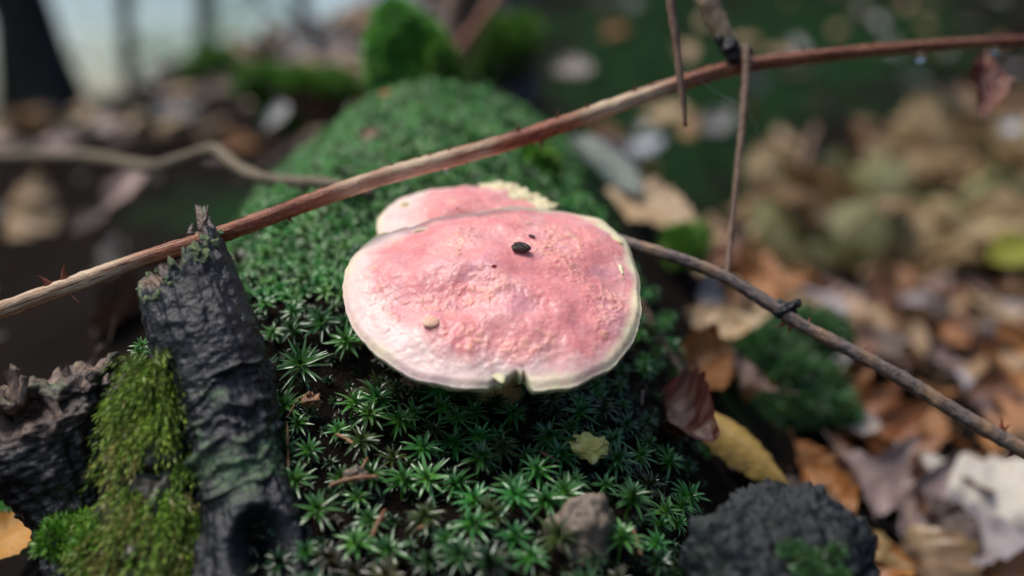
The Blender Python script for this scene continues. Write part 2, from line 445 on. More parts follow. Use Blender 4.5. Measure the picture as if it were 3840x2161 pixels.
# ------------------------------------------------------------------ ground
CT = np.array([
 # the mossy bank in front and under the mushroom
 (1200,2300,.262),(1700,2300,.261),(2300,2300,.264),(2700,2450,.280),
 (1150,1900,.286),(1600,1900,.285),(2100,1900,.288),(2450,1950,.302),
 (1150,1500,.312),(1600,1500,.325),(2100,1500,.335),(2450,1550,.352),
 (1100,1150,.345),(1700,1150,.37),(2300,1200,.385),
 (1080,900,.385),(1900,900,.41),(2450,1000,.44),
 (1050,720,.42),(1500,600,.45),(1900,550,.46),(2080,700,.47),
 (1400,400,.52),(1900,410,.53),
 # behind the crest
 (1400,480,.70),(1900,480,.72),(1150,540,.66),
 # hollow on the left
 (880,800,.56),(600,900,.66),(300,950,.68),(0,950,.70),(-600,950,.75),
 (600,1250,.50),(100,1300,.52),(-600,1300,.6),(0,1750,.45),(0,2150,.40),(-600,2150,.45),
 (500,1750,.32),(600,2250,.275),(850,1650,.308),(900,2250,.270),(300,2500,.30),
 # far bank on the left
 (0,700,.86),(500,650,.90),(1000,500,.92),(1250,330,.95),(-700,700,1.0),
 (0,530,1.1),(500,410,1.2),(1000,240,1.3),(-700,600,1.2),
 (0,465,1.35),(500,335,1.45),(1000,165,1.5),(1500,0,1.6),(1900,-100,1.65),
 (-700,560,1.7),(0,560,1.75),(500,480,1.8),(1000,350,1.85),(1400,200,1.9),
 # right side
 (2750,1750,.40),(2900,2600,.32),(3300,2200,.42),(3840,2161,.45),(4400,2161,.48),
 (2700,1350,.50),(3100,1500,.52),(3840,1700,.52),(4400,1700,.55),
 (2700,1000,.64),(3100,1100,.68),(3840,1200,.66),(4400,1200,.7),
 (3300,900,.85),(3840,900,.85),(2600,700,.87),(2250,600,.85),(3300,600,1.05),(2300,450,.95),(3840,500,1.1),(4400,600,1.1),
 (2500,200,1.25),(3300,200,1.4),(3840,200,1.4),(2800,-200,1.7),(3840,-200,1.8),(2200,-100,1.6)], float)
CW = np.array([P(a_, b_, DD(c_)) for a_, b_, c_ in CT])
def _tps_fit(X, z, lam):
    n = len(X)
    d = np.linalg.norm(X[:, None] - X[None], axis=2)
    K = np.where(d > 0, d * d * np.log(d + 1e-12), 0) + lam * np.eye(n)
    A = np.zeros((n + 3, n + 3)); A[:n, :n] = K; A[:n, n] = 1; A[:n, n + 1:] = X; A[n, :n] = 1; A[n + 1:, :n] = X.T
    return np.linalg.solve(A, np.append(z, [0, 0, 0]))
TW = _tps_fit(CW[:, :2], CW[:, 2], 2e-4)
def ground_base(x, y):
    x = np.asarray(x, float); y = np.asarray(y, float)
    xf = np.clip(x.ravel(), -2.4, 2.6); yf = np.clip(y.ravel(), 0.05, 3.8)
    z = np.full(xf.shape, TW[-3]) + TW[-2] * xf + TW[-1] * yf
    for (cx, cy), w in zip(CW[:, :2], TW[:-3]):
        d2 = (xf - cx) ** 2 + (yf - cy) ** 2
        z = z + w * 0.5 * d2 * np.log(d2 + 1e-14)
    z = z.reshape(x.shape)
    far = CAM[2] - 0.75 + 4.0 * sstep(0.2, 9, x)
    rr = np.hypot(x - 0.0, y - 0.9)
    w = sstep(2.0, 3.4, rr)
    # in front of and beside the bank, where the camera does not look
    low = sstep(0.20, 0.02, y)
    z = z * (1 - low) + (0.16 + 0.1 * np.clip(y, -5, 0.2)) * low
    return z * (1 - w) + far * w
def ground_z(x, y):
    x = np.asarray(x, float); y = np.asarray(y, float)
    q = np.stack([x, y, np.zeros_like(x)], -1)
    r = np.hypot(x, y - 0.35)
    a = 0.0035 + 0.012 * sstep(0.3, 1.2, r) + 0.05 * sstep(3, 30, r)
    return ground_base(x, y) + a * (fbm(q, 24, 3, 3) * sstep(8, 3, r) + fbm(q, 3.1, 2, 9) * 1.3)
def ground_n(x, y, e=0.006):
    dx = (ground_z(x + e, y) - ground_z(x - e, y)) / (2 * e); dy = (ground_z(x, y + e) - ground_z(x, y - e)) / (2 * e)
    n = np.stack([-dx, -dy, np.ones_like(dx)], -1)
    return n / np.linalg.norm(n, axis=-1, keepdims=True)
def G(px, py, dmin=0.2, dmax=7.0):
    """where the view through a pixel meets the ground"""
    v = ray(px, py); d = np.geomspace(dmin, dmax, 900)
    Q = CAM + v[None] * d[:, None]
    b = Q[:, 2] < ground_z(Q[:, 0], Q[:, 1])
    i = int(np.argmax(b)) if b.any() else len(d) - 1
    q = Q[i]; return np.array([q[0], q[1], float(ground_z(q[0:1], q[1:2])[0])])

NG = 560
tt = np.linspace(-1, 1, NG)
gx = 400 * np.sinh(9.2 * tt) / math.sinh(9.2); gy = gx + 0.36
X, Y = np.meshgrid(gx, gy)
Z = ground_z(X, Y)
def blob(px, py, dx, dy):
    return np.exp(-((px - 0) / dx) ** 2 - (py / dy) ** 2)
GV = np.stack([X, Y, Z], -1).reshape(-1, 3)
def moss_amount(Vg):
    ux, uy, ud = project(Vg)
    ins = ud > 0.05
    m = 0.95 * sstep(2350, 2150, ux) * sstep(850, 1050, ux) * (ud < .75) * sstep(.34, .40, ud)
    m = np.maximum(m, 0.9 * np.exp(-((ux - 2880) / 220) ** 2 - ((uy - 1400) / 260) ** 2) * (ud < .75))
    m = np.maximum(m, 1.0 * np.exp(-((ux - 2500) / 600) ** 2 - ((uy - 350) / 520) ** 2) + 0.7 * np.exp(-((ux - 3400) / 500) ** 2 - ((uy - 150) / 260) ** 2))
    m = np.maximum(m, 0.75 * np.exp(-((ux - 800) / 300) ** 2 - ((uy - 800) / 160) ** 2))
    m = np.maximum(m, 0.45 * np.exp(-((ux - 300) / 500) ** 2 - ((uy - 420) / 130) ** 2))
    return np.where(ins, m, 0.2)
go = obj('ground', make_mesh('ground', GV, grid_faces(NG, NG, False), M_ground, {'moss': moss_amount(GV)}), kind='structure')

# ------------------------------------------------------------------ mushroom
def cap_mesh(outline, centre, n, u_hint, h0, dome=2.1, rings=150, seg=640, warts=1.0, seed=0, thick=0.0042, under=0.006, palefn=None, skew=(0, 0)):
    n = n / np.linalg.norm(n)
    u = u_hint - n * (u_hint @ n); u /= np.linalg.norm(u); v = np.cross(n, u)
    pts = []
    for px, py in outline:
        r_ = ray(px, py); d = ((centre - CAM) @ n) / (r_ @ n)
        q = CAM + r_ * d - centre
        pts.append((q @ u, q @ v))
    pts = np.array(pts)
    th = np.arctan2(pts[:, 1], pts[:, 0]); rr = np.hypot(pts[:, 0], pts[:, 1])
    o = np.argsort(th); th = th[o]; rr = rr[o]
    th = np.concatenate([th - 2 * np.pi, th, th + 2 * np.pi]); rr = np.tile(rr, 3)
    a = np.linspace(-np.pi, np.pi, seg, endpoint=False)
    RR = np.interp(a, th, rr)
    k = np.exp(-np.linspace(-1.5, 1.5, 5) ** 2); k /= k.sum()
    RR = np.convolve(np.concatenate([RR[-2:], RR, RR[:2]]), k, 'valid')
    RR = RR * (1 + 0.006 * noise(np.stack([np.cos(a), np.sin(a), a * 0], -1), 14, seed + 5))
    # top
    s = np.linspace(0, 1, rings) ** 0.85
    s = s[1:]
    A, S = np.meshgrid(a, s)
    RS = np.convolve(np.concatenate([RR[-40:], RR, RR[:40]]), np.ones(81) / 81, 'valid')
    k8 = S ** 14
    rad = S * (RS[None, :] * (1 - k8) + RR[None, :] * k8)
    q2 = np.stack([rad * np.cos(A), rad * np.sin(A), np.full_like(A, seed * 1.7)], -1)
    H = h0 * (1 - S ** dome)
    H = H + h0 * 0.16 * np.exp(-((q2[..., 0] - skew[0]) ** 2 + (q2[..., 1] - skew[1]) ** 2) / (0.013 ** 2))
    H = H + 0.0030 * fbm(q2, 42, 3, seed + 1) * (1 - S ** 4)
    wq = q2[..., :2] + .0009 * np.stack([noise(q2, 260, seed + 21), noise(q2, 260, seed + 22)], -1)
    d1, v1 = cells(wq, 400, seed + 2); d2, v2 = cells(wq + .0007, 720, seed + 3)
    wn = np.clip(1.15 - 1.7 * d1, 0, 1) * (.35 + .65 * (v1 > -.1)) * (.6 + .4 * v1) + .55 * np.clip(1.1 - 1.8 * d2, 0, 1) * (v2 > .0) + .25 * noise(q2, 150, seed + 8)
    wmask = (0.25 + 0.75 * sstep(-0.5, 0.6, noise(q2, 60, seed + 4) + 0.4 * np.clip(-np.sin(A) * S, -0.6, 1))) * (1 - sstep(0.84, 0.97, S))
    wart = np.clip(wn, 0, 1) * wmask
    H = H + warts * (0.00065 * wart + 0.00016 * fbm(q2, 420, 2, seed + 6) * (0.4 + wmask) * (1 - S ** 8))
    # edge rounds over and down
    H = H - 0.0012 * sstep(0.95, 1.0, S) ** 1.5
    rimw = 0.0012 * noise(np.stack([np.cos(a) * 2, np.sin(a) * 2, a * 0], -1), 2.2, seed + 7)
    H = H + rimw[None, :] * S ** 3
    W = centre + q2[..., 0:1] * u + q2[..., 1:2] * v + H[..., None] * n
    top = np.vstack([(centre + n * (h0 * 1.05))[None], W.reshape(-1, 3)])
    F = [grid_faces(len(s), seg, True, 1)]
    j = np.arange(seg); F.append(np.stack([np.zeros(seg, int), 1 + j, 1 + (j + 1) % seg], 1))
    edge = (sstep(0.80, 1.0, S) * (0.85 + 0.25 * np.cos(A - 0.7))).ravel()
    pale = (palefn(q2[..., 0], q2[..., 1], S) if palefn else sstep(0.5, 1, S)).ravel()
    attrs = {'edge': np.append([0], edge), 'wart': np.append([0], wart.ravel()), 'pale': np.append([0], pale)}
    # underside: rim edge, then pores inwards
    rimtop = W[-1]
    us = [(1.001, 0.10), (0.997, 0.28), (0.985, 0.45), (0.95, 0.8), (0.85, 1.0), (0.7, 0.75), (0.5, 0.5), (0.3, 0.35), (0.12, 0.3)]
    Hr = H[-1]
    UV = [rimtop]
    for f, dz in us:
        rad = RR * f
        hh = Hr - thick * dz * (1 + 0.25 * noise(np.stack([np.cos(a) * 3, np.sin(a) * 3, a * 0 + f], -1), 4, seed + 11))
        UV.append(centre + (rad * np.cos(a))[:, None] * u + (rad * np.sin(a))[:, None] * v + hh[:, None] * n)
    UVa = np.array(UV).reshape(-1, 3)
    UF = [grid_faces(len(UV), seg)[:, ::-1]]
    c_i = len(UVa); UVa = np.vstack([UVa, centre - n * (thick * 0.3 + 0.0018)])
    UF.append(np.stack([np.full(seg, c_i), c_i - seg + j, c_i - seg + (j + 1) % seg], 1))
    def surf(px, py):
        """point on the top surface seen through a pixel"""
        qx, qy, qd = project(W.reshape(-1, 3))
        i = int(np.argmin((qx - px) ** 2 + (qy - py) ** 2))
        w = W.reshape(-1, 3)[i]; return w
    return top, F, attrs, UVa, UF, surf, (u, v, n)

out1 = [(1402,882),(1378,897),(1327,948),(1295,1002),(1286,1055),(1289,1114),(1304,1174),(1327,1227),(1372,1280),(1437,1340),(1508,1384),
 (1585,1414),(1674,1435),(1763,1446),(1834,1437),(1853,1425),(1862,1417),(1880,1420),(1900,1417),(1918,1404),(1935,1388),(1947,1372),(1957,1372),
 (1962,1400),(1966,1432),(1980,1448),(1995,1455),(2060,1449),
 (2149,1435),(2238,1399),(2309,1352),(2362,1292),(2392,1233),(2404,1162),(2401,1091),(2389,1008),(2371,948),(2345,895),(2309,856),(2256,818),
 (2179,798),(2090,784),(2030,780),(1929,772),(1846,776),(1763,790),(1674,814),(1556,846),(1467,872)]
E1 = R(37)
n1 = math.cos(E1) * UPC - math.sin(E1) * FWD + 0.03 * RIGHT
C1 = P(1850, 1130, .312)
def pale1(x, y, S):
    # the pale flush on the lower-left margin
    d = np.hypot(x + 0.030, y + 0.022)
    return np.clip(0.62 * np.exp(-(d / 0.021) ** 2) * sstep(0.35, 0.9, S) + 0.85 * sstep(0.66, 1, S) * sstep(0.6, -0.6, np.cos(np.arctan2(y, x) - 0.5)) + 0.35 * sstep(0.7, 1, S) , 0, 1)
T1, F1, A1, U1, UF1, surf1, fr1 = cap_mesh(out1, C1, n1, RIGHT, 0.0105, seed=2, palefn=pale1, skew=(0.004, 0.010))
mb = G(1850, 1560)
mush = empty('mushroom', (C1[0], C1[1] + 0.02, ground_z(np.array([C1[0]]), np.array([C1[1] + 0.02]))[0]),
             'large pink-red mushroom with a broad warty cap, notched cream rim', 'mushroom')
capo = part('cap', T1, F1, M_cap, mush, A1, label='wide pink-red warty cap with a cream rim')
part('pore_layer', U1, UF1, M_pore, capo, label='cream yellow pore layer and rim under the cap')
st_top = C1 - fr1[2] * 0.002
st_bot = np.array(mush.location) + np.array([0, 0, -0.006])
Vs, Fs, As, _ = tube([(*(st_top), .0085), (*(0.6 * st_top + 0.4 * st_bot), .0085), (*st_bot, .0105)], 30, 40, 0.06, 160, 4)
part('stem', Vs, Fs, M_stem, mush, As)
# a single large pale wart on the cap, and cream scars on its rear left margin
def lump(centre, rx, ry, rz, nrm, seed, n=12, m=18, rough=0.15, scale=300, yaw=0.0):
    nrm = np.asarray(nrm, float) / np.linalg.norm(nrm)
    a = np.array([1.0, 0, 0]) - nrm * nrm[0]; a /= np.linalg.norm(a); b = np.cross(nrm, a)
    a, b = a * math.cos(yaw) + b * math.sin(yaw), -a * math.sin(yaw) + b * math.cos(yaw)
    ph = np.linspace(0, np.pi, n + 2)[1:-1]; t = np.linspace(0, 2 * np.pi, m, endpoint=False)
    PH, TH = np.meshgrid(ph, t, indexing='ij')
    D = np.stack([np.sin(PH) * np.cos(TH), np.sin(PH) * np.sin(TH), np.cos(PH)], -1)
    D = np.vstack([D.reshape(-1, 3), [[0, 0, 1], [0, 0, -1]]])
    L = D * np.array([rx, ry, rz])
    V = centre + L[:, 0:1] * a + L[:, 1:2] * b + L[:, 2:3] * nrm
    k = 1 + rough * fbm(V, scale, 3, seed)
    V = centre + (V - centre) * k[:, None]
    F = [grid_faces(n, m)[:, ::-1]]
    j = np.arange(m); F.append(np.stack([np.full(m, n * m), j, (j + 1) % m], 1))
    F.append(np.stack([np.full(m, n * m + 1), (n - 1) * m + (j + 1) % m, (n - 1) * m + j], 1))
    return V, F
w1 = surf1(1615, 1210)
Vw, Fw = lump(w1, .0026, .0024, .0011, n1, 5, rough=0.25)
M_wart = mat_simple('wart_pale', [(0.3, (0.78, 0.40, 0.28)), (0.7, (0.84, 0.56, 0.40))], 300, sss=0.2)
part('wart', Vw, Fw, M_wart, capo, label='large pale orange wart on the cap')
for (a_, b_, rx, ry, yw, sd_) in [(1452,880,.0052,.0016,.35,1),(1500,868,.003,.0012,.5,2),(1588,862,.0026,.0008,.35,3),(2330,1010,.0008,.0030,.1,4),(2310,900,.0035,.001,-.8,5),(1870,1412,.0016,.0028,.3,6)]:
    q = surf1(a_, b_)
    Vw, Fw = lump(q, rx, ry, .0006, n1, sd_, rough=0.35, yaw=yw)
    part('scar', Vw, Fw, M_flesh, capo)
# crumbling tag of flesh in the notch of the rim
q = surf1(1868, 1412) - fr1[2] * 0.003
Vw, Fw = lump(q, .0014, .0012, .0016, n1, 9, rough=0.6, scale=700)
part('rim_tag', Vw, Fw, M_flesh, capo)

# pellet lying on the cap
q = surf1(1948, 942)
pel = q + n1 * 0.0012
Vw, Fw = lump(np.zeros(3), .0036, .0018, .0017, np.array([0, 0, 1.0]), 3, 16, 26, 0.10, 420)
Vw = Vw * (1 - 0.25 * (Vw[:, 0:1] < -0.0022))
Rm = np.stack([fr1[0] * math.cos(-.15) + fr1[1] * math.sin(-.15), -fr1[0] * math.sin(-.15) + fr1[1] * math.cos(-.15), fr1[2]], 1)
po = thing('pellet', Vw @ Rm.T + pel, Fw, M_pellet, 'small dark brown oval pellet lying on the pink mushroom cap', 'pellet')
q = surf1(1995, 890)
Vw, Fw = lump(q + n1 * 0.0003, .0014, .0006, .0005, n1, 8, rough=0.3, yaw=-.5)
thing('dirt_crumb', Vw, Fw, M_pellet, 'tiny grey crumb of dirt beside the pellet on the cap', 'crumb')

# second mushroom behind
out2 = [(1424,880),(1410,840),(1412,818),(1425,797),(1455,765),(1508,735),(1568,714),(1662,706),(1763,710),(1812,712),(1840,698),(1882,697),(1923,717),(1971,738),(2030,767),
        (2060,800),(2060,850),(2020,900),(1940,950),(1820,975),(1700,970),(1560,950),(1470,920)]
n2 = math.cos(R(35)) * UPC - math.sin(R(35)) * FWD - 0.05 * RIGHT
C2 = P(1720, 840, .358)
T2, F2, A2, U2, UF2, surf2, fr2 = cap_mesh(out2, C2, n2, RIGHT, 0.0045, rings=90, seg=360, seed=9, warts=0.7, palefn=lambda x, y, S: 0.55 * sstep(-0.004, -0.02, x) + 0.4 * sstep(0.3, 0.9, S))
gz2 = ground_z(np.array([C2[0]]), np.array([C2[1] + .01]))[0]
mush2 = empty('mushroom', (C2[0], C2[1] + .01, min(gz2, C2[2] - .012)), 'smaller pink mushroom half hidden behind the large cap', 'mushroom')
capo2 = part('cap', T2, F2, M_cap, mush2, A2)
part('pore_layer', U2, UF2, M_pore, capo2)
b2 = np.array(mush2.location) - np.array([0, 0, .01])
Vs, Fs, As, _ = tube([(*(C2 - n2 * .002), .007), (*(0.5 * C2 + 0.5 * b2), .0075), (*b2, .009)], 20, 28, 0.06, 160, 4)
part('stem', Vs, Fs, M_stem, mush2, As)
# ragged cream flesh along its right edge
for i, (a_, b_, rx, rz) in enumerate([(1850,706,.0030,.0014),(1888,708,.0030,.0016),(1925,724,.0028,.0014),(1962,740,.0028,.0013),(1998,758,.003,.0012),(2030,774,.003,.0011)]):
    q = surf2(a_, b_)
    Vw, Fw = lump(q, rx * 1.9, rx * 1.2, rz * .8, n2, 30 + i, 20, 30, rough=0.55, scale=480)
    part('torn_edge', Vw, Fw, M_flesh, capo2)
q = surf2(1520, 770)
for rx, dz in ((.0022, .0002), (.0012, .0008)):
    Vw, Fw = lump(q + n2 * dz, rx, rx * .8, .0006, n2, 44, rough=0.15)
    part('scar', Vw, Fw, M_flesh, capo2)

# ------------------------------------------------------------------ stems and twigs
def thorn_mesh(L, r, seed=0, mat=None):
    n, m = 6, 8
    s = np.linspace(0, 1, n)
    path = np.stack([s * 0.45 * L * s, np.zeros(n), s * L], 1)
    a = np.linspace(0, 2 * np.pi, m, endpoint=False)
    rad = r * (1 - s) ** 1.3 + 0.00004
    V = path[:, None] + np.stack([1.25 * rad[:, None] * np.cos(a), 0.6 * rad[:, None] * np.sin(a), 0 * rad[:, None] * a], -1)
    return make_mesh('thorn', V.reshape(-1, 3), [grid_faces(n, m)], mat)
def put_thorns(root, fr, specs, mat, lens=(0.0028, 0.0042)):
    """specs: (t along, angle) ; a child named thorn for each"""
    path, T, N, B, rad = fr
    n = len(path)
    meshes = [thorn_mesh(l, 0.0008, 0, mat) for l in np.linspace(lens[0], lens[1], 3)]
    off = root_loc(root)
    for k, (t, a, sc) in enumerate(specs):
        i = int(np.clip(t * (n - 1), 0, n - 1))
        d = N[i] * math.cos(a) + B[i] * math.sin(a)
        x = T[i] * (1 if k % 3 else -1); x = x - d * (x @ d); y = np.cross(d, x)
        pos = path[i] + d * rad[i] * 0.85 - off
        M = Matrix([[x[0], y[0], d[0], pos[0]], [x[1], y[1], d[1], pos[1]], [x[2], y[2], d[2], pos[2]], [0, 0, 0, 1]]) @ Matrix.Scale(sc, 4)
        obj('thorn', meshes[k % 3], parent=root, M=M)
def stick(name, ctrl, n, m, mat, label, cat, rough=0.1, rscale=260, seed=0, facets=0.0, group=None, worn=(), wang=0.0):
    c = [(*P(px, py, d), w / FPX * d / 2) for px, py, d, w in ctrl]
    V, F, A, fr = tube(c, n, m, rough, rscale, seed, facets)
    root = empty(name, V.mean(0) * [1, 1, 0] + [0, 0, V[:, 2].min()], label, cat, group)
    qx, _, _ = project(V)
    A['worn'] = sum((am * np.exp(-((qx - cx_) / wd) ** 2) for cx_, wd, am in worn), np.zeros(len(V))) * sstep(-.5, .5, np.cos(A['ang'] - wang))
    part('stalk', V, F, mat, root, A)
    return root, fr
def facing(fr, t, updir):
    """angle in the ring whose direction looks most along a world vector"""
    path, T, N, B, rad = fr; i = int(t * (len(path) - 1))
    return math.atan2(B[i] @ updir, N[i] @ updir)

br, brf = stick('bramble_stem', [(-700,1420,.305,66),(-250,1250,.307,66),(0,1165,.309,64),(250,1075,.311,64),(500,985,.314,62),(830,880,.318,64),(1200,745,.330,66),(1450,660,.338,66),
     (1700,592,.345,66),(2000,505,.352,64),(2300,400,.36,62),(2560,310,.37,60),(2780,250,.378,56),(3100,208,.39,50),(3400,180,.405,44),(3650,162,.42,40),(3840,155,.43,38),(4300,160,.45,34),(4800,200,.47,32),(5400,290,.49,28)],
     420, 26, M_bramble, 'long red-brown bramble stem arching over behind the mushroom', 'bramble', 0.10, 330, 3, 0.05,
     worn=((330, 170, 1.1), (60, 120, .7), (1340, 90, .8), (1520, 70, .9), (1640, 90, .9), (1810, 60, .8), (2290, 110, 1.2), (2440, 90, 1.1)), wang=.35)
upw = UPC; L_ = 1.0 / 5000
def tb(px):   # parameter of the stem at a pixel column
    qx, _, _ = project(brf[0]); return float(np.interp(px, qx, np.linspace(0, 1, len(qx))))
sp_ = []
for px, dirn, sc in [(205,1,1.5),(275,1,1.4),(262,-1,1.0),(110,-1,.8),(640,1,.5),(1075,-1,.7),(1480,1,.6),(1620,1,.5),(1700,1,.6),(2030,-1,1.3),(1965,1,.9),(2110,1,.8),(2215,1,.9),(2225,-1,.6),
                     (2395,1,.8),(1750,-1,.6),(2000,-1,.5),(2650,1,.6),(3020,1,.9),(3060,-1,.7),(3150,1,.7),(3290,1,.8),(3420,1,.6),(3560,1,.7),(2900,-1,.6)]:
    t = tb(px); sp_.append((t, facing(brf, t, UPC * dirn - 0.25 * FWD + 0.2 * RIGHT), sc))
put_thorns(br, brf, sp_, M_bramble)

b2_, b2f = stick('bramble_stem', [(2150,850,.352,44),(2380,920,.345,48),(2560,975,.343,46),(2720,1040,.342,46),(2900,1150,.341,52),(3000,1215,.340,50),(3200,1320,.338,52),(3400,1430,.337,56),(3600,1555,.336,58),(3840,1690,.335,60),(4200,1900,.333,62),(4700,2180,.33,62),(5200,2480,.328,60)],
     260, 22, M_bramble2, 'dark grey bramble stem sloping down behind the right of the cap', 'bramble', 0.16, 380, 8, 0.04,
     worn=((2440, 50, .8), (2660, 40, .8), (3090, 40, .9), (3250, 30, .7), (3500, 45, .9), (3700, 35, .8), (3830, 40, .9)), wang=.35)
def tcol(fr, px):
    qx, _, _ = project(fr[0]); return float(np.interp(px, qx, np.linspace(0, 1, len(qx))))
sp_ = []
for px, dirn, sc in [(2960,-1,1.4),(2990,-1,1.0),(3230,1,.6),(3745,1,1.5),(3760,1,1.0),(3250,-1,.6),(3030,1,.7),(2700,1,.5),(2480,-1,.5),(3820,-1,1.2),(3300,-1,.7)]:
    t = tcol(b2f, px); sp_.append((t, facing(b2f, t, UPC * dirn + 0.4 * RIGHT), sc))
put_thorns(b2_, b2f, sp_, M_bramble)
kn = P(2935, 1165, .3405)
for i, (dx, dy, s_) in enumerate([(0, 0, 1), (.0028, .001, .7), (-.001, .0026, .6), (.0045, .003, .55)]):
    Vw, Fw = lump(kn + RIGHT * dx + UPC * dy * .8, .0032 * s_, .0026 * s_, .0028 * s_, UPC, 60 + i, rough=0.5, scale=500)
    part('knot', Vw, Fw, M_bark2, b2_, {'lich': np.zeros(len(Vw)), 'wood': np.zeros(len(Vw))})

tw1, tf1 = stick('twig', [(2400,-900,.37,100),(2580,-260,.376,92),(2635,-40,.377,88),(2680,70,.378,80),(2725,150,.378,66),(2775,215,.378,48)], 60, 18, M_twigtan,
                 'thick pale broken twig dropping onto the bramble joint', 'twig', 0.18, 300, 5)
for i, (px, py, s_) in enumerate([(2735,175,1.0),(2750,215,.8),(2795,190,.75),(2700,150,.6)]):
    Vw, Fw = lump(P(px, py, .374), .0034 * s_, .0030 * s_, .0032 * s_, UPC, 70 + i, rough=0.5, scale=480)
    part('knot', Vw, Fw, M_bark2, tw1, {'lich': np.zeros(len(Vw)), 'wood': np.zeros(len(Vw))})
tw2, tf2 = stick('twig', [(2800,175,.372,34),(2796,300,.370,30),(2780,500,.366,28),(2760,700,.362,26),(2738,900,.358,24),(2725,1040,.352,22)], 90, 12, M_twig,
                 'thin brown twig hanging from the bramble joint to the grey stem', 'twig', 0.22, 420, 6)
put_thorns(tw2, tf2, [(t, a, .35) for t, a in zip(np.linspace(.05, .95, 22), rng.uniform(0, 6.28, 22))], M_twig)
tw3, tf3 = stick('twig', [(2430,-900,.34,44),(2490,-250,.345,40),(2515,0,.346,38),(2535,150,.347,32),(2555,330,.348,26),(2572,475,.349,12)], 70, 12, M_twig,
                 'thin pointed twig hanging free in front of the bramble', 'twig', 0.22, 420, 7)
put_thorns(tw3, tf3, [(t, a, .3) for t, a in zip(np.linspace(.3, .95, 16), rng.uniform(0, 6.28, 16))], M_twig)
tw4, tf4 = stick('twig', [(-300,600,.72,44),(100,585,.68,44),(350,590,.62,46),(560,625,.52,46),(700,592,.50,48),(800,562,.475,50),(880,620,.455,50),(980,668,.43,48),(1120,684,.415,48),(1250,692,.402,44),(1400,730,.40,40)],
                 160, 16, M_twigpale, 'crooked pale twig leaning out of the moss over the dark hollow', 'twig', 0.18, 220, 9)
tw5, tf5 = stick('twig', [(2400,1130,.40,34),(2480,1280,.40,34),(2570,1420,.40,36),(2650,1540,.395,30)], 60, 12, M_twig,
                 'thin dark twig lying on the slope below the right rim of the cap', 'twig', 0.2, 300, 10)
tw6, tf6 = stick('twig', [(3060,480,1.2,30),(2960,760,1.1,26),(2900,960,1.0,24),(2870,1080,.95,22)], 50, 10, M_twig,
                 'thin upright dead stalk among the withered plants behind the grey stem', 'twig', 0.2, 120, 11)
tw7, tf7 = stick('twig', [(-200,1250,.58,44),(150,1285,.57,44),(400,1230,.55,40),(620,1130,.53,36)], 60, 14, M_dimtwig,
                 'twig in shade-darkened brown crossing the dark hollow behind the upright stump', 'twig', 0.2, 160, 12)
# silk threads
for k, (a_, b_) in enumerate([((2570,250,.349),(2790,400,.372)),((2795,390,.371),(3080,960,.40))]):
    A_, B_ = P(*a_), P(*b_); mid = (A_ + B_) / 2 + np.array([0, 0, -.0015])
    V, F, At, _ = tube([(*A_, .00007), (*mid, .00007), (*B_, .00007)], 24, 5)
    thing('spider_thread', V, F, M_thread, ['short silk thread from the pointed twig to the hanging twig', 'long silk thread running down from the hanging twig over the background'][k], 'spider thread', 'spider threads')
# water drops hanging under the bramble
def drop(px, py, d, r, label):
    t = tcol(brf, px); i = int(t * (len(brf[0]) - 1))
    top = brf[0][i] - UPC * brf[4][i]
    V, F = lump(top - np.array([0, 0, r * .8]), r, r, r * 1.15, np.array([0, 0, 1.0]), 3, rough=0.0)
    thing('water_drop', V, F, M_water, label, 'drop', 'drops under the bramble')
drop(3460, 0, 0, .0023, 'clear water drop hanging under the right end of the bramble')
drop(3735, 0, 0, .0017, 'small water drop beside the hanging red leaf on the bramble')
drop(1680, 0, 0, .0008, 'tiny water drop under the bramble above the moss')

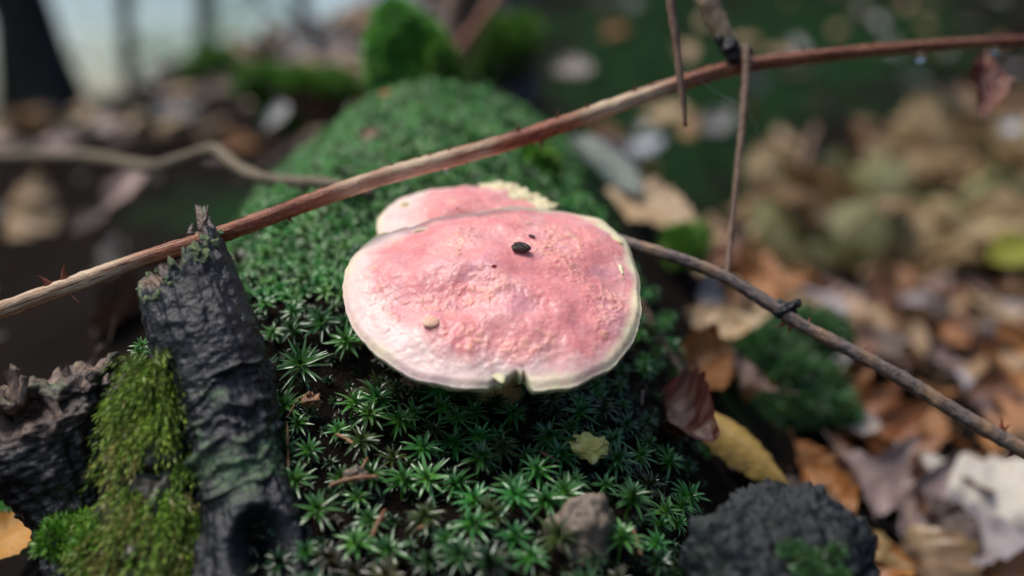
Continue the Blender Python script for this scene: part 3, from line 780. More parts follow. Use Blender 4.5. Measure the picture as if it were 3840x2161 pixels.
# ------------------------------------------------------------------ stumps
def stump(ctrl, n, m, topfn, rough, seed, hollow=0.6, extra=None, depth=0.01):
    """ctrl rows in pixels (px, py, d, width px), from base to top; topfn(angle around, 0 = towards camera, pi/2 = photo right) -> extra length"""
    c = resample([(*P(px, py, d), w / FPX * d / 2) for px, py, d, w in ctrl], n)
    path, rad = c[:, :3], c[:, 3]
    T = np.gradient(path, axis=0); T /= np.linalg.norm(T, axis=1)[:, None]
    f0 = -FWD; N = f0[None] - T * (T @ f0)[:, None]; N /= np.linalg.norm(N, axis=1)[:, None]; B = np.cross(N, T); B = np.where((B @ RIGHT)[:, None] < 0, -B, B)
    a = np.linspace(0, 2 * np.pi, m, endpoint=False)
    s = np.linspace(0, 1, n)
    ext = topfn(a)
    Lk = sstep(0.72, 1.0, s)
    base = path[:, None] + T[-1][None, None] * (Lk[:, None] * ext[None, :])[..., None]
    D = N[:, None] * np.cos(a)[None, :, None] + B[:, None] * np.sin(a)[None, :, None]
    q = base + D * rad[:, None, None]
    st = np.stack([np.cos(a)[None] * 4 + 0 * s[:, None], np.sin(a)[None] * 4 + 0 * s[:, None], s[:, None] * 2 + 0 * a[None]], -1)
    disp = rough * (0.5 * fbm(q, 70, 4, seed) + 0.22 * fbm(q, 330, 3, seed + 4) + 0.28 * fbm(st, 1.6, 3, seed + 2))
    R_ = rad[:, None] * (1 + disp)
    if extra is not None: R_ = extra(R_, s, a, q)
    W = base + D * R_[..., None]
    rings = [W.reshape(-1, 3)]
    lich = (0.10 + 0.35 * sstep(0.93, 1.0, s)[:, None] + 0 * a[None]); wood = 0 * lich
    li, wo_ = [lich.ravel()], [wood.ravel()]
    top = W[-1]; cen = top.mean(0)
    for f, dn in ((0.93, 0.0006), (0.84, -0.001), (0.74, -0.0045), (0.55, -depth * 0.8), (0.28, -depth)):
        rr = cen + (top - cen) * f
        jag = 0.0007 * noise(rr, 420, seed + 9) + 0.0016 * noise(rr, 170, seed + 12)
        h = ((top - cen) @ T[-1])[:, None] * (1 - hollow * (1 - f))
        rr = rr - T[-1][None] * ((rr - cen) @ T[-1])[:, None] + T[-1][None] * (h * f + dn + jag[:, None])
        rings.append(rr); li.append(np.full(m, 0.45 if f > .8 else .1)); wo_.append(np.full(m, 0.55 if f > .9 else .95))
    V = np.vstack(rings); nr = n + 5
    F = [grid_faces(nr, m)]
    j = np.arange(m); V = np.vstack([V, rings[-1].mean(0)])
    F.append(np.stack([np.full(m, nr * m), (nr - 1) * m + j, (nr - 1) * m + (j + 1) % m], 1))
    li = np.append(np.concatenate(li), 0); wo_ = np.append(np.concatenate(wo_), 1)
    return V, F, {'lich': li, 'wood': wo_}, (path, T, N, B, rad, a, s)

def top_up(a):
    x = np.stack([np.cos(a) * 3, np.sin(a) * 3, a * 0], -1)
    spike = 0.0085 * np.exp(-(((a - 2.25 + np.pi) % (2 * np.pi) - np.pi) / 0.30) ** 2)
    slope = 0.004 * np.sin(a) - 0.0068 * np.cos(a) - 0.003 * np.exp(-(((a + 0.5 + np.pi) % (2 * np.pi) - np.pi) / 0.5) ** 2)
    return spike + slope + 0.0026 * noise(x, 1.9, 21) + 0.0022 * noise(x, 6, 22)
def extra_up(R_, s, a, q):
    # curved folds of bark around the base and a knothole low on the front right
    S = s[:, None]; A = a[None]
    fold = np.zeros_like(R_)
    for s0, am in [(0.30 + 0.33 * h_, .035 + .055 * a_) for h_, a_ in np.random.default_rng(4).random((24, 2))]:
        c = s0 + 0.02 * np.sin(A * 1.0) + 0.028 * noise(np.stack([np.cos(A) * 2 + 0 * S, np.sin(A) * 2 + 0 * S, s0 * 9 + 0 * A + 0 * S], -1), 1.0, 77)
        msk = sstep(-.35, .3, noise(np.stack([np.cos(A) * 2 + 0 * S, np.sin(A) * 2 + 0 * S, s0 * 31 + 0 * A + 0 * S], -1), 1.1, 78))
        fold = fold + am * msk * np.exp(-((S - c) / (0.004 + .05 * am)) ** 2)
    R2 = R_ * (1 + fold * (0.6 + 0.4 * np.cos(A)))
    da = ((A - 0.42 + np.pi) % (2 * np.pi)) - np.pi
    dd = (da / 0.5) ** 2 + ((S - 0.205) / 0.075) ** 2
    lip = 0.14 * np.exp(-((np.sqrt(dd) - 1.15) / 0.28) ** 2)
    hole = 0.9 * np.exp(-dd ** 1.6)
    return R2 * (1 + lip) * (1 - hole)
Vst, Fst, Ast, frs = stump([(985,2420,.272,560),(972,2250,.276,520),(965,2100,.279,470),(955,1980,.282,420),(925,1860,.285,360),(893,1720,.287,322),(872,1580,.291,346),(835,1450,.295,372),(780,1290,.298,382),(728,1150,.301,376),(690,1040,.303,362),(662,965,.304,346)],
                           330, 150, top_up, 0.13, 11, extra=extra_up, depth=.012)
s_all = np.repeat(frs[6], 150)
Ast['lich'][:len(s_all)] += 0.40 * np.exp(-((s_all - 0.44) / 0.16) ** 2)
stumpo = empty('stump', (*Vst[:, :2].mean(0), Vst[:, 2].min()), 'upright black broken sapling stump with jagged lichen-covered top', 'stump')
part('trunk', Vst, Fst, M_bark, stumpo, Ast)
def splinter(root, base, tip, r, mat, seed):
    base, tip = np.asarray(base), np.asarray(tip)
    mid = (base + tip) / 2 + 0.18 * np.linalg.norm(tip - base) * np.array([rng.normal(), rng.normal(), 0]) * 0.4
    V, F, A, _ = tube([(*base, r), (*mid, r * .75), (*tip, r * .12)], 14, 8, 0.25, 600, seed)
    part('splinter', V, F, mat, root, {'lich': np.full(len(V), .25), 'wood': np.full(len(V), .6)})
for i, (a_, b_, c_, d_, w) in enumerate([(752,870,780,768,26),(770,860,762,800,24),(715,880,722,838,30)]):
    splinter(stumpo, P(a_, b_, .303), P(c_, d_, .304), w / FPX * .3 / 2, M_bark, 80 + i)
# crusts of lichen round the broken top
M_lichen = mat_simple('lichen_crust', [(0.3, (0.05, 0.08, 0.05)), (0.5, (0.16, 0.22, 0.10)), (0.7, (0.34, 0.36, 0.16))], 700, rough=(0.6, 0.9), bump=0.8)
tv = Vst[:330 * 150].reshape(330, 150, 3)
gl = np.random.default_rng(12)
for k in range(26):
    j_ = int(gl.normal(0, 26)) % 150; i_ = 329 - int(abs(gl.normal(0, 7)))
    q = tv[i_, j_]; r_ = gl.uniform(.0006, .0016)
    Vw, Fw = lump(q, r_ * 1.3, r_ * .8, r_ * .5, -FWD + .5 * UPC, 700 + k, 14, 20, .6, 700, yaw=gl.uniform(0, 3))
    part('lichen_crust', Vw, Fw, M_lichen, stumpo)
# peeling bark flakes on the trunk
def flake(root, px, py, d, w, h, yaw, mat, seed, attrs=True):
    nx, ny = 8, 8
    u = np.linspace(-1, 1, nx); v = np.linspace(-1, 1, ny); UU, VV = np.meshgrid(u, v)
    edge = 1 + 0.25 * noise(np.stack([UU, VV, UU * 0 + seed], -1), 2, seed)
    x = UU * w / 2 * edge; y = VV * h / 2 * edge
    z = -0.35 * w * UU ** 2 + 0.0006 * noise(np.stack([UU, VV, UU * 0 + seed], -1), 1.5, seed + 3) + 0.0008 * (VV > .6) * VV
    c, s = math.cos(yaw), math.sin(yaw)
    X = x * c - y * s; Yy = x * s + y * c
    Q = P(px, py, d) + X[..., None] * RIGHT + Yy[..., None] * UPC - z[..., None] * FWD
    V = Q.reshape(-1, 3)
    V = np.vstack([V, V + FWD * 0.0004])
    n = nx * ny
    F = [grid_faces(ny, nx, False), grid_faces(ny, nx, False, n)[:, ::-1]]
    part('bark_flake', V, F, mat, root, {'lich': np.full(len(V), .1), 'wood': np.zeros(len(V))})

def top_left(a):
    x = np.stack([np.cos(a) * 3, np.sin(a) * 3, a * 0], -1)
    return 0.005 * noise(x, .9, 41) + 0.0022 * noise(x, 2.5, 42) + 0.003 * np.sin(a) - 0.002 * np.cos(a)
def extra_left(R_, s, a, q):
    S = s[:, None]; A = a[None]
    da = ((A - 0.1 + np.pi) % (2 * np.pi)) - np.pi
    pit = 0.50 * np.exp(-(da / 0.45) ** 2 - ((S - 0.88) / 0.06) ** 2)
    return R_ * (1 - pit)
Vl, Fl, Al, frl = stump([(420,2300,.300,330),(360,2120,.302,330),(320,1960,.304,330),(270,1830,.306,420),(215,1700,.307,500),(180,1590,.308,540),(160,1500,.309,560),(150,1420,.309,560)],
                        190, 130, top_left, 0.26, 31, extra=extra_left, depth=.014)
sl = np.repeat(frl[6], 130); al_ = np.tile(frl[5], 190)
Al['wood'][:len(sl)] += 1.0 * sstep(0.70, 0.80, sl) * np.exp(-((((al_ + 0.35 + np.pi) % (2 * np.pi)) - np.pi) / 0.95) ** 2)
leftst = empty('stump', (*Vl[:, :2].mean(0), Vl[:, 2].min()), 'rotten black stump with crumbling pinkish brown wood, left of the upright one', 'stump')
part('trunk', Vl, Fl, M_bark2, leftst, Al)
M_rot = mat_simple('rotten_wood', [(0.3, (0.10, 0.05, 0.035)), (0.55, (0.30, 0.19, 0.14)), (0.75, (0.42, 0.31, 0.24))], 300, stretch=(1, 1, .3), rough=(0.35, 0.6))
for i, (px, py, w, h, yw) in enumerate([(45,1445,.0035,.0085,.25),(80,1460,.0022,.008,-.25),(195,1525,.0022,.0065,.5),(420,1500,.002,.005,.1),(300,1440,.003,.004,.8),(240,1390,.003,.004,.3)]):
    d_ = .2865 if px < 380 else .2895
    flake(leftst, px, py, d_, w, h, yw, M_rot if px < 430 else M_bark2, 200 + i)
for i, (a_, b_, c_, d_, w) in enumerate([(440,1470,468,1385,44),(400,1450,405,1400,38),(60,1400,40,1365,36)]):
    splinter(leftst, P(a_, b_, .294), P(c_, d_, .296), w / FPX * .3 / 2, M_bark2, 120 + i)

# dark ridged lump bottom right
def dark_lump():
    n, m = 110, 200
    cen = P(2960, 2260, .272)
    ph = np.linspace(0.02, np.pi * 0.97, n); a = np.linspace(0, 2 * np.pi, m, endpoint=False)
    PH, A = np.meshgrid(ph, a, indexing='ij')
    D = np.stack([np.sin(PH) * np.cos(A), np.sin(PH) * np.sin(A), np.cos(PH)], -1)
    Lx = D * np.array([.0255, .018, .0305])
    # axes: right, toward back, up ; lean it down to the right
    up2 = UPC * .98 + RIGHT * -.18; up2 /= np.linalg.norm(up2); r2 = np.cross(np.cross(up2, RIGHT), up2); b2 = np.cross(up2, r2)
    V = Lx[..., 0:1] * r2 + Lx[..., 1:2] * b2 + Lx[..., 2:3] * up2
    k = 1 + 0.16 * fbm(V + 3, 55, 4, 50) + 0.07 * np.abs(noise(V, 210, 51)) + 0.05 * fbm(V, 500, 3, 53)
    ridge = 0.10 * np.abs(np.sin(A * 9 + 2 * noise(V, 60, 54))) * np.exp(-((PH - 1.0) / .5) ** 2)
    k = k + ridge
    V = V * k[..., None] + cen
    F = [grid_faces(n, m)[:, ::-1]]
    return V.reshape(-1, 3), F
Vd, Fd = dark_lump()
thing('charred_stump', Vd, Fd, M_char, 'blackish green rough lump of old stump beside the fallen leaves', 'stump', attrs={'lich': np.full(len(Vd), .28), 'wood': np.zeros(len(Vd))})

# ------------------------------------------------------------------ moss plants
def leaf_strip(phi, el0, el1, L, w, rnd):
    """one pointed moss leaf arching from el0 to el1 (angles above horizontal); folded along its midrib"""
    st = np.array([0, .22, .5, .78, 1.0]); wd = np.array([.55, 1.0, .85, .5, 0]) * w
    el = el0 + (el1 - el0) * st
    dx = np.cos(el); dz = np.sin(el)
    x = np.concatenate([[0], np.cumsum((dx[1:] + dx[:-1]) / 2 * np.diff(st))]) * L
    z = np.concatenate([[0], np.cumsum((dz[1:] + dz[:-1]) / 2 * np.diff(st))]) * L
    V = []; Tt = []
    for k in range(5):
        nx, nz = -math.sin(el[k]), math.cos(el[k])
        lift = wd[k] * 0.45
        if k < 4:
            V += [(x[k] + nx * lift, -wd[k], z[k] + nz * lift), (x[k], 0, z[k]), (x[k] + nx * lift, wd[k], z[k] + nz * lift)]
            Tt += [st[k]] * 3
        else:
            V.append((x[k], 0, z[k])); Tt.append(1)
    V = np.array(V); c, s = math.cos(phi), math.sin(phi)
    V = np.stack([V[:, 0] * c - V[:, 1] * s, V[:, 0] * s + V[:, 1] * c, V[:, 2]], 1)
    F = []
    for k in range(3):
        b = k * 3
        for o_ in (0, 1): F += [(b + o_, b + o_ + 1, b + o_ + 4), (b + o_, b + o_ + 4, b + o_ + 3)]
    F += [(9, 10, 12), (10, 11, 12)]
    return V, np.array(F), np.array(Tt)
def rosette(seed, Rr=1.0, whorls=((9, 5, -18, 1.0), (7, 28, 5, .92), (5, 55, 30, .72), (4, 75, 60, .45)), w=0.085, stem=True):
    g = np.random.default_rng(seed)
    Vs, Fs, Ts = [], [], []; o = 0
    for k, (cnt, e0, e1, l) in enumerate(whorls):
        p0 = g.uniform(0, 6.28)
        for i in range(cnt):
            ph = p0 + 2 * np.pi * i / cnt + g.normal(0, .16)
            V, F, T = leaf_strip(ph, R(e0 + g.normal(0, 9)), R(e1 + g.normal(0, 12)), Rr * l * g.uniform(.72, 1.12), Rr * w * g.uniform(.8, 1.15), 0)
            V = V + [0, 0, 0.05 * k * Rr]
            Vs.append(V); Fs.append(F + o); Ts.append(T); o += len(V)
    if stem:
        a = np.linspace(0, 2 * np.pi, 4, endpoint=False)
        V = np.vstack([np.stack([.06 * Rr * np.cos(a), .06 * Rr * np.sin(a), a * 0 + .06 * Rr], 1), np.stack([.05 * Rr * np.cos(a), .05 * Rr * np.sin(a), a * 0 - 1.3 * Rr], 1)])
        j = np.arange(4); j2 = (j + 1) % 4
        Fs.append(np.vstack([np.stack([j, j + 4, j2 + 4], 1), np.stack([j, j2 + 4, j2], 1)]) + o)
        Vs.append(V); Ts.append(np.full(8, .15)); o += 8
    return np.vstack(Vs), np.vstack(Fs), np.concatenate(Ts)
ROS = [rosette(100 + i) for i in range(10)]
ROSL = [rosette(200 + i, whorls=((7, 8, -12, 1.0), (6, 40, 15, .9), (4, 65, 50, .6)), w=.11) for i in range(8)]
ROS_ME = [make_mesh('moss_rosette', V, F, M_rosette, {'t': T}) for V, F, T in ROS]

def basis(n, yaw):
    n = n / np.linalg.norm(n)
    a = np.array([1.0, 0, 0]) - n * n[0]; a /= np.linalg.norm(a); b = np.cross(n, a)
    x = a * math.cos(yaw) + b * math.sin(yaw); y = np.cross(n, x)
    return np.stack([x, y, n], 1)
def mat4(Bm, loc, s):
    M = Matrix.Identity(4)
    for r in range(3):
        for c in range(3): M[r][c] = float(Bm[r, c] * s)
        M[r][3] = float(loc[r])
    return M
def join(variants, inst):
    """inst: list of (variant index, 3x3 basis, loc, scale, rnd)"""
    Vs, Fs, Ts, Rs = [], [], [], []; o = 0
    for k, Bm, loc, s, rn in inst:
        V, F, T = variants[k]
        Vs.append((V * s) @ Bm.T + loc); Fs.append(F + o); Ts.append(T); Rs.append(np.full(len(V), rn)); o += len(V)
    return np.vstack(Vs), np.vstack(Fs), {'t': np.concatenate(Ts), 'rnd': np.concatenate(Rs)}

# candidate places on the bank, poisson-like
def scatter(n, x0, x1, y0, y1, mind, keep=None, cell=None):
    pts = []; grid = {}
    xs = rng.uniform(x0, x1, n); ys = rng.uniform(y0, y1, n)
    ok = keep(xs, ys) if keep is not None else np.ones(n, bool)
    for x, y in zip(xs[ok], ys[ok]):
        i, j = int(x / mind), int(y / mind)
        if any((x - a) ** 2 + (y - b) ** 2 < mind * mind for di in (-1, 0, 1) for dj in (-1, 0, 1) for a, b in grid.get((i + di, j + dj), ())): continue
        grid.setdefault((i, j), []).append((x, y)); pts.append((x, y))
    return np.array(pts)
def pix_of(xs, ys):
    return project(np.stack([xs, ys, ground_z(xs, ys)], -1))

def keep_near(xs, ys):
    ux, uy, ud = pix_of(xs, ys)
    right = 2560 - 0.12 * np.clip(uy - 1500, -500, 700)
    k = (ux > 880) & (ux < right + rng.normal(0, 60, len(xs))) & (uy > 1000) & (uy < 2330) & (ud < .42)
    return k
near = scatter(60000, -.12, .09, .2, .43, .0070, keep_near)
ux, uy, ud = pix_of(near[:, 0], near[:, 1])
vis = (ux > 960) & (uy < 2165) & ~((ux > 1330) & (ux < 2370) & (uy < 1400) & (uy > 800))
order = np.argsort(ud + 10 * (~vis))
nn = ground_n(near[:, 0], near[:, 1])
zz = ground_z(near[:, 0], near[:, 1])
hero_px = (1150, 1440)
stuff_inst = []; nind = 0
patch = fbm(np.stack([near[:, 0], near[:, 1], near[:, 0] * 0], -1), 42, 2, 77)
for c, i in enumerate(order):
    x, y = near[i]
    if patch[i] < -0.45 and rng.random() < .8: continue        # bare bits of soil
    n = nn[i] + np.array([rng.normal(0, .22), rng.normal(0, .22) - .12, .45])
    # crowded, uneven sizes; smaller under the cap and up the bank
    size = rng.uniform(.0052, .0088) * (0.72 if ud[i] > .335 else 1.0)
    loc = np.array([x, y, zz[i] + size * rng.uniform(.45, 1.0)])
    Bm = basis(n, rng.uniform(0, 6.28))
    if abs(ux[i] - hero_px[0]) < 110 and abs(uy[i] - hero_px[1]) < 130: continue
    if nind < 290 and vis[i]:
        zone = ('on the bank beside the upright stump' if ux[i] < 1200 else 'on the bank beside the dark ridged lump' if ux[i] > 2150 and uy[i] > 1750 else 'on the shaded bank just under the large mushroom cap' if uy[i] < 1650 and ux[i] > 1300 else 'on the open bank below the mushroom')
        rv = rng.random(); look = 'withered brown' if rv > .885 else 'broad dark green' if size > .0072 else 'small dark green'
        obj('moss_rosette', ROS_ME[int(rng.integers(10))], label=f'{look} star moss rosette {zone}', cat='moss', group=f'{look} star moss rosettes {zone}', M=mat4(Bm, loc, size), color=(rv, rv, rv)); nind += 1
    else:
        stuff_inst.append((int(rng.integers(10)), Bm, loc, size, rng.random()))
# the one big rosette
hp = G(*hero_px)
Vh, Fh, Th = rosette(999, whorls=((11, 2, -14, 1.0), (9, 26, 8, .95), (6, 52, 35, .7), (5, 76, 65, .4)), w=.058)
obj('moss_rosette', make_mesh('moss_rosette', Vh, Fh, M_rosette, {'t': Th}), label='largest bright green star moss rosette, right against the upright stump', cat='moss',
    M=mat4(basis(-0.75 * FWD + .65 * UPC, .3), hp + np.array([0, -.007, .007]), .0112), color=(.3, .3, .3))
# second storey of small plants between the rosettes
und = scatter(40000, -.125, .09, .2, .43, .0056, keep_near)
un = ground_n(und[:, 0], und[:, 1]); uz = ground_z(und[:, 0], und[:, 1])
for (x, y), n, z in zip(und, un, uz):
    s = rng.uniform(.0028, .0042)
    stuff_inst.append((int(rng.integers(10)), basis(n + rng.normal(0, .35, 3) + [0, -.1, .3], rng.uniform(0, 6.28)), np.array([x, y, z + s * rng.uniform(.1, .6)]), s, rng.random()))
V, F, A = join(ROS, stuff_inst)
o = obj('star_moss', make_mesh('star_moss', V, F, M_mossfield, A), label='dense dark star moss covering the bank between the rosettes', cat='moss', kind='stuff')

# finer, brighter moss up the bank behind the mushroom
def keep_bank(xs, ys):
    ux, uy, ud = pix_of(xs, ys)
    lim_l = np.interp(uy, [250, 450, 700, 1000], [1330, 1130, 980, 900]); lim_r = np.interp(uy, [250, 450, 700, 1000, 1300], [2010, 2060, 2110, 2300, 2560])
    return (uy < 1150) & (uy > 150) & (ux > lim_l + rng.normal(0, 25, len(xs))) & (ux < lim_r + rng.normal(0, 25, len(xs))) & (ud < .60) & (ud > .33)
bank = scatter(90000, -.15, .11, .3, .62, .0036, keep_bank)
bn = ground_n(bank[:, 0], bank[:, 1]); bz = ground_z(bank[:, 0], bank[:, 1])
inst = []
for (x, y), n, z in zip(bank, bn, bz):
    s = rng.uniform(.0032, .0052)
    inst.append((int(rng.integers(8)), basis(n + rng.normal(0, .3, 3) + [0, -.3, .3], rng.uniform(0, 6.28)), np.array([x, y, z + s * rng.uniform(.4, 1.1)]), s, rng.random()))
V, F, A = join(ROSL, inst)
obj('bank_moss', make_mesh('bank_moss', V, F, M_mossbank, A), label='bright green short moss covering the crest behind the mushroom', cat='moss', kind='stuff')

# moss cushions: domes densely covered with fine upright shoots
def cushion(name, centre, rx, ry, rz, n_sh, L, mat, label, seed, group=None, lean=(0, 0, 0), lobes=5, spread=.6):
    g = np.random.default_rng(seed)
    Vs, Fs, Ts, Rs = [], [], [], []; o = 0
    for b_ in range(lobes):
        k_ = 1.0 if b_ == 0 else g.uniform(.4, .75)
        c_ = np.asarray(centre, float) + (0 if b_ == 0 else 1) * np.array([rx * g.uniform(-1, 1), ry * g.uniform(-1, 1), rz * g.uniform(-.7, .45)]) * spread * 1.5
        ax_ = np.array([rx, ry, rz]) * k_ * (.8 if b_ == 0 else 1)
        fs = .9 / max(ax_[0], .003)
        V0, F0 = lump(c_, *ax_, np.array([0, 0, 1.0]), seed, 20, 30, .3, fs)
        ns = max(60, int(n_sh * (k_ ** 2) / 2.2))
        d = g.normal(size=(ns, 3)); d[:, 2] = np.abs(d[:, 2]) * 1.2 - .35; d /= np.linalg.norm(d, axis=1)[:, None]
        S = c_ + d * ax_
        S = c_ + (S - c_) * (1 + .3 * fbm(S, fs, 3, seed))[:, None]
        nrm = d / ax_; nrm /= np.linalg.norm(nrm, axis=1)[:, None]
        Vs.append(V0); Ts.append(np.zeros(len(V0))); Rs.append(np.full(len(V0), .5))
        Fs.append(np.vstack([f if f.shape[1] == 3 else np.vstack([f[:, :3], f[:, [0, 2, 3]]]) for f in F0]) + o); o += len(V0)
        ax = nrm + g.normal(0, .4, (ns, 3)) + np.asarray(lean); ax /= np.linalg.norm(ax, axis=1)[:, None]
        side0 = np.cross(ax, g.normal(size=(ns, 3))); side0 /= np.linalg.norm(side0, axis=1)[:, None]
        ln = L * g.uniform(.5, 1.5, ns)[:, None]; rn = g.random(ns)
        for b in range(4):
            an = b * 2.4
            sd2 = side0 * math.cos(an) + np.cross(ax, side0) * math.sin(an)
            w = ln * .13
            p0 = S - ax * ln * .2 + ax * ln * .12 * b
            dirv = ax + sd2 * .55
            q = np.cross(dirv, ax); q /= (np.linalg.norm(q, axis=1)[:, None] + 1e-9)
            tip = p0 + dirv * ln * .75; mid = p0 + dirv * ln * .3 + ax * ln * .05
            Vb = np.stack([p0, mid - q * w, mid + q * w, tip], 1).reshape(-1, 3)
            i0 = o + np.arange(ns) * 4
            Fs.append(np.stack([i0, i0 + 1, i0 + 2], 1)); Fs.append(np.stack([i0 + 1, i0 + 3, i0 + 2], 1))
            Vs.append(Vb); Ts.append(np.tile([.2, .6, .6, 1.0], ns)); Rs.append(np.repeat(rn, 4)); o += len(Vb)
    return thing(name, np.vstack(Vs), np.vstack(Fs), mat, label, 'moss', group, kind='stuff', attrs={'t': np.concatenate(Ts), 'rnd': np.concatenate(Rs)})
def gp(px, py, d): return P(px, py, d)
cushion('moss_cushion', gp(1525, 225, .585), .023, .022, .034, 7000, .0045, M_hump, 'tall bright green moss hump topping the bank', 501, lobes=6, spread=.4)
cushion('moss_cushion', gp(1640, 285, .575), .013, .014, .022, 2600, .004, M_cushion, 'yellowish green moss bulge on the right of the tall hump', 502, lobes=3)
cushion('moss_cushion', gp(1130, 370, 1.05), .05, .05, .034, 5000, .008, M_cushion, 'dark green rounded moss cushion left of the tall hump', 503, lobes=6)
cushion('moss_cushion', gp(1900, 180, 1.05), .026, .026, .034, 2600, .008, M_cushion, 'small moss tuft on the dark stump behind the bank', 504)
cushion('moss_cushion', gp(2010, 640, .47), .010, .010, .014, 1500, .0045, M_cushion, 'fresh green moss tuft on the right shoulder of the bank', 505, lobes=4)
cushion('moss_cushion', gp(2820, 1330, .53), .030, .022, .018, 4200, .006, M_slope, 'mossy mound on the slope under the grey bramble stem', 506, lobes=8, spread=.9)
cushion('moss_cushion', gp(2960, 1520, .50), .018, .016, .012, 2400, .005, M_slope, 'low moss patch below the mossy mound on the slope', 507, lobes=7, spread=.9)
cushion('moss_cushion', gp(2550, 950, .55), .010, .012, .014, 1300, .005, M_cushion, 'moss tuft on the slope behind the right rim of the cap', 508)
cushion('moss_cushion', gp(3040, 2110, .2545), .0040, .003, .0030, 900, .0018, M_slope, 'tiny green moss tuft growing on the blackish lump', 509, lobes=9, spread=1.4)
cushion('moss_cushion', gp(320, 2010, .288), .0065, .006, .004, 1300, .0034, M_cushion, 'yellow green moss tuft at the foot of the rotten stump', 510, lobes=7, spread=.9)
cushion('moss_cushion', gp(240, 1960, .37), .016, .012, .012, 1400, .004, M_mossbank, 'dim blurred moss patch beyond the rotten stump', 511)
cushion('moss_cushion', gp(800, 240, 1.75), .04, .04, .036, 1200, .011, M_cushion, 'little moss tuft among the leaves on the far bank', 512)

# feathery moss hanging between the two stumps
def feather_moss():
    g = np.random.default_rng(61)
    Vs, Fs, Ts, Rs = [], [], [], []; o = 0
    def surf(px, py):
        return .2925 - .020 * np.clip((py - 1350) / 850, 0, 1) - .006 * math.cos((px - 560) / 200.)
    # soft body under the shoots
    n, m = 60, 40
    ys = np.linspace(1330, 2400, n)
    cx = np.interp(ys, [1330, 1500, 1700, 1900, 2200, 2400], [600, 590, 590, 580, 540, 540]); hw = np.interp(ys, [1330, 1500, 1700, 1900, 2200, 2400], [70, 150, 190, 220, 300, 330])
    Bv = np.zeros((n, m, 3))
    for i in range(n):
        for j, a in enumerate(np.linspace(-1.35, 1.35, m)):
            px = cx[i] + hw[i] * math.sin(a)
            Bv[i, j] = P(px, ys[i], surf(px, ys[i]) + .016 * (1 - math.cos(a)) + .002)
    Bv = Bv.reshape(-1, 3); Bv += (.0045 * fbm(Bv, 110, 3, 5))[:, None] * (-FWD)
    bf = grid_faces(n, m, False); Fs.append(np.vstack([bf[:, :3], bf[:, [0, 2, 3]]])); Vs.append(Bv); Ts.append(np.zeros(len(Bv))); Rs.append(np.full(len(Bv), .5)); o = len(Bv)
    tufts = []
    for k in range(78):
        py = g.uniform(1345, 2280); i = int(np.interp(py, ys, np.arange(n))); a = g.uniform(-1.15, 1.15)
        px = cx[i] + hw[i] * math.sin(a)
        if abs(px - (560 - .06 * (py - 1700))) < 32 and py > 1480: continue      # the bare furrow down the middle
        tufts.append((px, py, a, g.random()))
    for (tx, ty, a, tr_) in tufts:
      tan = .45 * (ty > 1960) * (abs(tx - 530) < 150) + .3 * (tr_ > .8)
      for k in range(24):
        px = tx + g.normal(0, 26); py = ty + g.normal(0, 30)
        p0 = P(px, py, surf(px, py) + .016 * (1 - math.cos(a)) + .0005)
        dirn = -UPC * (.75 + .01 * (py - ty)) - FWD * g.uniform(.4, .9) + RIGHT * (.011 * (px - tx) + .3 * math.sin(a) + g.normal(0, .2))
        dirn /= np.linalg.norm(dirn)
        Ls = g.uniform(.005, .0115); rn = float(np.clip(tr_ * .72 + .025 * g.random() + tan * (g.random() < .75), 0, .999))
        nl = 14
        side = np.cross(dirn, g.normal(size=3)); side /= np.linalg.norm(side); s2 = np.cross(dirn, side)
        for q in range(nl):
            t = q / (nl - 1); an = q * 2.4
            out = side * math.cos(an) + s2 * math.sin(an)
            b = p0 + dirn * Ls * t * .85 - UPC * (Ls * .25 * t * t)
            ld = dirn * .85 + out * .5 - UPC * .2; l = .0028 * (1 - .25 * t)
            wv = np.cross(ld, out); wv /= np.linalg.norm(wv) + 1e-9
            w = l * .11
            Vs.append(np.array([b, b + ld * l * .4 - wv * w, b + ld * l * .4 + wv * w, b + ld * l]))
            Fs.append(np.array([[0, 1, 2], [1, 3, 2]]) + o); Ts.append(np.array([.35, .45 + .3 * t, .45 + .3 * t, .6 + .4 * t])); Rs.append(np.full(4, rn)); o += 4
    return np.vstack(Vs), np.vstack(Fs), {'t': np.concatenate(Ts), 'rnd': np.concatenate(Rs)}
V, F, A = feather_moss()
thing('feather_moss', V, F, M_feather, 'shaggy yellow-green feathery moss hanging between the two stumps', 'moss', kind='stuff', attrs=A)
# a few looser star moss shoots where the feather moss meets the upright stump
for i in range(16):
    px, py = rng.uniform(470, 660), rng.uniform(1290, 1440)
    obj('moss_rosette', ROS_ME[i % 10], label='pale star moss rosette in the gap between the two stumps', cat='moss', group='star moss between the stumps',
        M=mat4(basis(UPC - .7 * FWD + rng.normal(0, .3, 3), rng.uniform(0, 6)), P(px, py, .302 + .01 * rng.random()), rng.uniform(.0035, .005)), color=(rng.random() * .85,) * 3)

